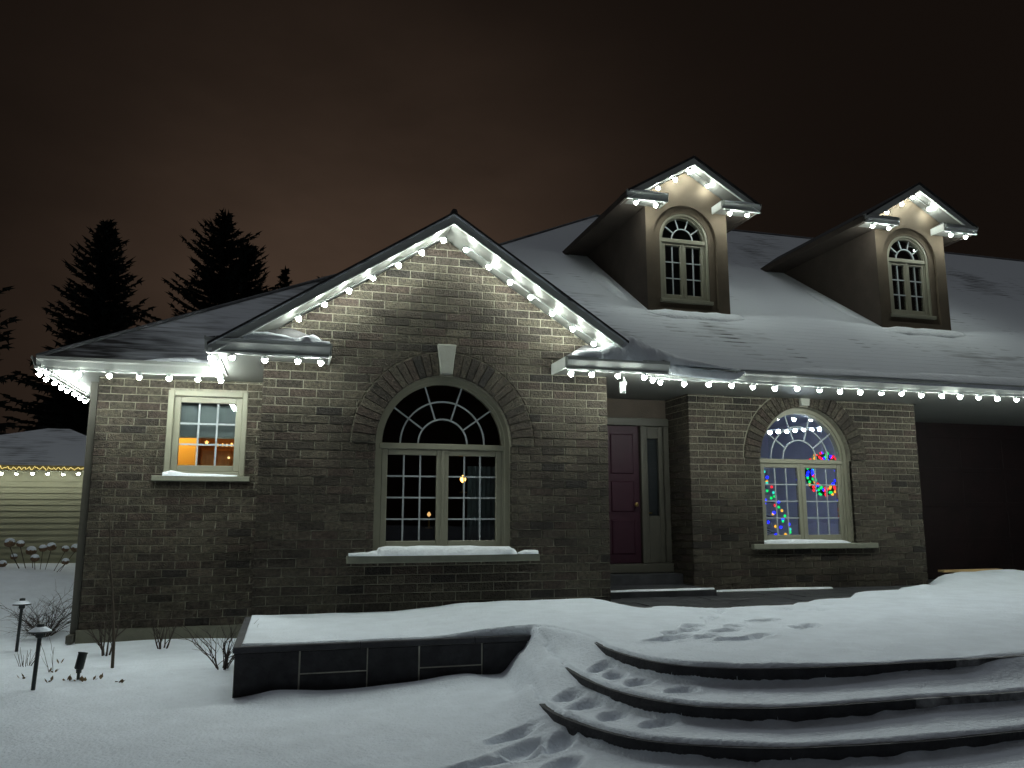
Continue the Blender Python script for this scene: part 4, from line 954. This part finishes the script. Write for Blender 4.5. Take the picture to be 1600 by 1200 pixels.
# ================================================================== garden
def path_light(x, y, zt, label, tilt=0.):
    z0 = float(ground_z(np.array([x]), np.array([y]))[0])-.03; H = zt-z0
    o = empty('path_light', (x, y, z0)); tag(o, label, 'path light', 'black path lights in the snow')
    MB().tube([(x+tilt*H*-.0, y, z0), (x+tilt*H, y, zt-.04)], .015, 8).build('stem', M_BLACK, o)
    X = x+tilt*H
    MB().lathe([(.012, -.055), (.030, -.045), (.030, -.005)], (X, y, zt), 12).build('lamp_holder', M_BLACK, o)
    MB().lathe([(.085, -.012), (.088, -.008), (.030, .022), (.028, .028)], (X, y, zt), 16).build('shade', M_BLACK, o)
    MB().lathe([(.026, .028), (.028, .032), (.026, .052), (.005, .056)], (X, y, zt), 12).build('cap', M_BLACK, o)
    MB().lathe([(.080, -.004), (.055, .014), (.033, .026)], (X, y, zt+.004), 14).build('snow', M_SNOW, o)
path_light(-1.775, 7.05, .735, 'black mushroom path light nearest the camera at lower left', .03)
path_light(-2.56, 9.45, .715, 'black mushroom path light beside the arching shrub at far left', .02)
path_light(-2.50, 12.0, .80, 'black path light mostly hidden behind the house corner', 0)
sp = empty('garden_spotlight', (-1.545, 7.40, .29)); tag(sp, 'small black garden spotlight on a stake in the snow', 'spotlight')
MB().tube([(-1.545, 7.40, .25), (-1.545, 7.40, .37)], .012, 8).build('stake', M_BLACK, sp)
MB().lathe([(.02, -.015), (.022, .015)], (-1.545, 7.40, .37), 10).build('knuckle', M_BLACK, sp)
hd = MB().lathe([(.028, -.065), (.034, -.055), (.034, .055), (.039, .065), (.036, .067)], (0, 0, 0), 14).build('head', M_BLACK, sp); hd.location = (-1.54, 7.42, .445); WLOC[hd] = Vector((-1.54, 7.42, .445)); hd.rotation_euler = (R(-12), R(8), 0)

def twigs(mb, p, d, L, r, depth, rnd, spread=.5, droop=0.):
    pts = [p]; q = p.copy(); dd = d.copy(); k_ = 4
    for i in range(k_):
        dd = (dd+Vector((rnd.uniform(-.18, .18), rnd.uniform(-.18, .18), rnd.uniform(-.1, .12)-droop))).normalized(); q = q+dd*(L/k_); pts.append(q.copy())
    mb.tube(pts, [r*(1-.6*i/k_) for i in range(k_+1)], 4 if r > .003 else 3, cap=False)
    if depth > 0:
        for i in range(1, k_+1):
            if rnd.random() < .75:
                s = Vector((rnd.uniform(-1, 1), rnd.uniform(-1, 1), rnd.uniform(-.2, .8))).normalized()
                twigs(mb, pts[i], (dd*(1-spread)+s*spread).normalized(), L*rnd.uniform(.45, .7), r*.55, depth-1, rnd, spread, droop)
def shrub(name, x, y, n, L, r, depth, label, seed, lean=.5, spread=.45, droop=0., cat='shrub', m=M_TWIG):
    rnd = random.Random(seed); mb = MB(); z0 = float(ground_z(np.array([x]), np.array([y]))[0])-.03
    for i in range(n):
        a = rnd.uniform(0, 6.283); l_ = rnd.uniform(.1, lean); d = Vector((math.cos(a)*l_, math.sin(a)*l_, 1)).normalized()
        twigs(mb, Vector((x+.03*math.cos(a), y+.03*math.sin(a), z0)), d, L*rnd.uniform(.6, 1.1), r, depth, rnd, spread, droop)
    return tag(mb.build(name, m), label, cat)
shrub('bare_shrub', -1.62, 8.85, 4, .42, .011, 2, 'small bare shrub at the foundation below the square window, left one', 1, .45)
shrub('bare_shrub', -1.15, 9.15, 7, .34, .008, 2, 'bare shrub at the foundation midway between corner and retaining wall', 2, .5)
shrub('bare_shrub', -.47, 7.62, 11, .34, .007, 2, 'spreading bare shrub beside the left end of the retaining wall', 3, .75)
shrub('arching_shrub', -2.58, 10.5, 46, .42, .005, 2, 'dense arching leafless shrub by the house corner', 4, 1.5, .5, .10)
shrub('dry_grass', -2.17, 8.3, 16, .20, .003, 0, 'tuft of dry grass at the far left in the snow', 5, .6, cat='grass')
shrub('seedling', -1.845, 7.9, 2, .30, .0035, 1, 'thin dry seedling between path light and spotlight', 6, .1)
# tall slender sapling
rnd = random.Random(12); sb = MB(); pts = [Vector((-1.40, 7.97, .27)), Vector((-1.405, 7.97, .5)), Vector((-1.43, 7.98, .75)), Vector((-1.46, 7.99, 1.0)), Vector((-1.50, 8.0, 1.25)), Vector((-1.51, 8.0, 1.45)), Vector((-1.53, 8.0, 1.62))]
sap = empty('sapling', (-1.40, 7.97, .27)); tag(sap, 'slender young tree trunk standing in the snow below the square window', 'sapling')
sb.tube(pts, [.014, .013, .012, .010, .008, .006, .003], 6).build('trunk', mat('sapling_bark', (.075, .06, .045), .9), sap)
br = MB()
for p_, d_ in ((pts[4], (.4, .1, .7)), (pts[5], (-.5, 0, .7)), (pts[5], (.5, .2, .6)), (pts[3], (-.4, .1, .8))): twigs(br, p_, Vector(d_).normalized(), .22, .004, 1, rnd, .4)
br.build('branch', M_TWIG, sap)
# scattered leaves poking out of the snow
lf = MB(); rnd = random.Random(5)
for (x, y) in ((-2.0, 7.6), (-1.72, 7.35), (-1.40, 7.35), (-1.2, 7.2), (-1.55, 7.36), (-1.62, 7.40), (-2.05, 7.0), (-1.85, 7.88), (-1.9, 8.4), (-1.5, 7.30)):
    z = float(ground_z(np.array([x]), np.array([y]))[0])
    for q in range(4):
        a = rnd.uniform(0, 6.28); p = Vector((x+rnd.uniform(-.03, .03), y+rnd.uniform(-.03, .03), z-.005)); t = p+Vector((math.cos(a)*.03, math.sin(a)*.03, rnd.uniform(.015, .05))); w = Vector((-math.sin(a), math.cos(a), .3))*.012
        lf.add([p, (p+t)/2+w, t, (p+t)/2-w], [(0, 1, 2, 3)])
tag(lf.build('fallen_leaves', mat('dry_leaf', (.14, .09, .045), .9)), 'dry leaves poking through the snow at lower left', kind='stuff')
# snow-capped dried hydrangea
hy = empty('hydrangea', (-3.6, 14.0, .8)); tag(hy, 'dried hydrangea with snow-capped flower heads before the beige outbuilding', 'shrub')
hst = MB(); rnd = random.Random(8)
heads = [(-4.0, 1.19, .075), (-3.88, 1.17, .06), (-3.76, 1.06, .075), (-3.65, .955, .065), (-3.57, 1.10, .06), (-3.47, 1.12, .07), (-3.25, 1.09, .055), (-3.10, 1.10, .07), (-3.21, .905, .055), (-4.12, .87, .06), (-3.95, .98, .05)]
M_HYD = mat('dried_flower', (.16, .10, .06), .95, .4, 30, .8, 90)
for (x, z, r) in heads:
    y = 14+rnd.uniform(-.15, .15); v = []; n1, n2 = 7, 10
    hb = MB(); hb.lathe([(r*.3, -r*.7), (r*.8, -r*.45), (r, 0), (r*.85, r*.45), (r*.3, r*.75)], (x, y, z), 10)
    hb.v = [(a+rnd.uniform(-.12, .12)*r, b+rnd.uniform(-.12, .12)*r, c+rnd.uniform(-.1, .1)*r) for a, b, c in hb.v]
    fh = hb.build('flower_head', M_HYD, hy)
    MB().lathe([(r*.92, r*.15), (r*.95, r*.38), (r*.75, r*.8), (r*.3, r*1.02)], (x, y, z), 10).build('snow_cap', M_SNOW, fh, True)
    hst.tube([(x, y, z-r*.5), (x*.8-.2*3.6, y, z*.6+.25), (-3.6+(x+3.6)*.4, 14.0, .6)], .006, 4)
hst.build('stems', M_TWIG, hy)

# ================================================================== neighbour's outbuilding
sh = empty('outbuilding', (-4.4, 16, .5)); tag(sh, 'beige clapboard outbuilding with a snowy roof at the far left', 'outbuilding')
MB().box(-7.2, 16.02, .3, -2.6, 18.6, 2.40).build('wall_core', M_SIDING, sh)
for i in range(19):
    z = .45+i*.103
    v = [(-7.2, 15.991, z), (-2.6, 15.991, z), (-2.6, 16.012, z+.110), (-7.2, 16.012, z+.110), (-7.2, 16.03, z), (-2.6, 16.03, z), (-2.6, 16.03, z+.110), (-7.2, 16.03, z+.110)]
    MB().add(v, [(0, 1, 2, 3), (0, 4, 5, 1), (0, 3, 7, 4), (1, 5, 6, 2)]).build('clapboard', M_SIDING, sh)
rv = [(-7.6, 15.72, 2.46), (-2.2, 15.72, 2.46), (-4.75, 18.2, 3.36), (-4.35, 18.2, 3.36), (-7.6, 20.6, 2.46), (-2.2, 20.6, 2.46)]
nb = MB(); nb.add(rv, [(0, 1, 3, 2), (1, 5, 3), (5, 4, 2, 3), (4, 0, 2), (0, 4, 5, 1)]); nb.build('roof', roof_mat('outbuilding_roof_snow', .34, 21, 15.7), sh)
MB().box(-7.6, 15.66, 2.375, -2.2, 15.74, 2.465).build('gutter', mat('ochre_gutter', (.34, .30, .16), .5, .2, 9), sh)
M_WARMW = emis('icicle_amber', (1.0, .78, .25), 1.6)
fr_ = MB(); rnd = random.Random(4); pts = []
for i in range(150):
    x = -5.4+i*.0165; pts.append((x, 15.64, 2.415+.030*math.sin(i*1.15+1.5*math.sin(i*.21))*rnd.uniform(.3, 1.1)+rnd.uniform(-.014, .014)))
wrp = tag(MB().tube(pts, .004, 4).build('fairy_light_garland', M_WARMW), 'amber fairy light garland wound along the outbuilding gutter', 'fairy lights')
string('string_light', [(-5.22+.24*i, 15.66, 2.325) for i in range(10)], 'white bulb string under the gutter of the beige outbuilding', 'white bulb string on the outbuilding', wire_dz=.05, bme=MB().lathe([(.004, -.031), (.015, -.027), (.023, -.014), (.026, .000), (.025, .008)], (0, 0, 0), 9).mesh('bulb', emis('white_led_small', (.95, 1, .85), 70.), False, True)[0])

# ================================================================== trees
def spruce(x, y, z0, H, Rb, label, seed, lead2=None, thin=1.):
    rnd = random.Random(seed); t = empty('spruce_tree', (x, y, z0)); tag(t, label, 'tree', 'dark spruces behind the house')
    MB().tube([(x, y, z0), (x+.1, y, z0+H*.5), (x, y, z0+H*.99)], [.28, .16, .02], 7).build('trunk', M_BARK, t)
    V = []; F = []
    def tri(a, b, c): k_ = len(V); V.extend((tuple(a), tuple(b), tuple(c))); F.append((k_, k_+1, k_+2))
    def crown(cx, cz0, HH, RR, start):
        z = start
        while z < HH-.05:
            h = z/HH; L0 = RR*(1-h)**.72*(.82+.36*float(vnoise(z*1.3, seed, 3)))+.12; nb_ = max(5, int((9+10*(1-h))*thin))
            off = rnd.uniform(0, 6.28)
            for k_ in range(nb_):
                a = off+6.283*k_/nb_+rnd.uniform(-.3, .3); L = L0*(rnd.uniform(.5, .95) if rnd.random() < .75 else rnd.uniform(.95, 1.22))
                d = Vector((math.cos(a), math.sin(a), 0)); p0 = Vector((cx, y, cz0+z+rnd.uniform(-.12, .12)))
                rise = .35*h-.05; prev = p0; steps = max(4, int(L/.20))
                for s in range(1, steps+1):
                    u = s/steps; p = p0+d*(L*u)+Vector((0, 0, L*(rise*u-.50*u*u*(1-h)+.30*u**3)))
                    side_ = Vector((-d.y, d.x, 0)); ax = (p-prev).normalized()
                    w = .05+.05*(1-u); tri(prev-side_*w, prev+side_*w, p); tri(prev+Vector((0, 0, w)), prev-Vector((0, 0, w*1.4)), p)
                    tl = (.16+.34*(1-u)*min(1, L/1.6))*rnd.uniform(.7, 1.2)
                    for sg in (-1, 1):
                        q = p+(ax*.75+side_*sg*.65).normalized()*tl+Vector((0, 0, rnd.uniform(-.16, .03)))
                        nn = Vector((0, 0, .045+.03*rnd.random())); s2 = ax*.05
                        tri(prev-nn, prev+nn, q); tri(prev-s2, prev+s2*2, q)
                        r_ = (prev+p)/2; q2 = r_+side_*sg*tl*.4+ax*.08+Vector((0, 0, -rnd.uniform(.08, .24))); tri(r_-ax*.05, r_+ax*.06, q2)
                    prev = p
            z += .20+.17*(1-h)*rnd.uniform(.8, 1.2)
        tip = Vector((cx, y, cz0+HH+.25)); b = Vector((cx, y, cz0+HH-.5))
        for k_ in range(4): a = k_*1.57; e = Vector((math.cos(a), math.sin(a), 0))*.14; tri(b-e, b+e, tip)
    crown(x, z0, H, Rb, H*.10)
    if lead2: crown(x+lead2[0], z0, lead2[1], lead2[2], H*.45)
    MB().add(V, F).build('crown', M_NEEDLE, t); return t
spruce(-6.55, 30, .5, 11.3, 3.3, 'broad pointed spruce left of the gable, farther from it', 31)
spruce(-3.0, 34, .5, 13.6, 4.9, 'tallest spruce just left of the gable with two tops', 32, (.95, 12.3, 4.2), .8)
spruce(-.55, 40, .5, 13.2, 1.5, 'thin spruce tip showing above the wing roof', 33, None, .5)
spruce(1.3, 42, .5, 13.4, 1.2, 'smallest spruce tip barely showing over the roof by the rake', 34)
spruce(-9.5, 24, .6, 9.6, 3.6, 'spruce at the left picture edge with only branch tips showing', 35, None, .7)
# a lit window of a far house glimpsed past the house corner
fh = empty('far_house', (-9.8, 46, .5)); tag(fh, 'far dark house with a tiny lit window just left of the house corner', 'house')
MB().box(-12.5, 46, .3, -7.5, 52, 6.9).build('wall', M_DARK, fh)
MB().prism([(-12.9, 6.9), (-7.1, 6.9), (-10, 9.0)], 45.7, 52.3).build('roof', M_SHING, fh)
for j in range(3): MB().box(-9.92, 45.96, 5.75+j*.42, -9.62, 45.99, 6.08+j*.42).build('pane', emis('far_window', (1.0, .72, .25), .55), fh)

# narrow pale strip on the ground at the garage
bo = MB().cbox(9.1, 9.62, .80, 10.15, 9.74, .83, .004).build('pale_strip', mat('pale_strip_tan', (.50, .33, .15), .7, .2, 4, .1, 20, stretch=(1, 9, 9))); tag(bo, 'pale narrow strip on the ground by the garage', 'board')
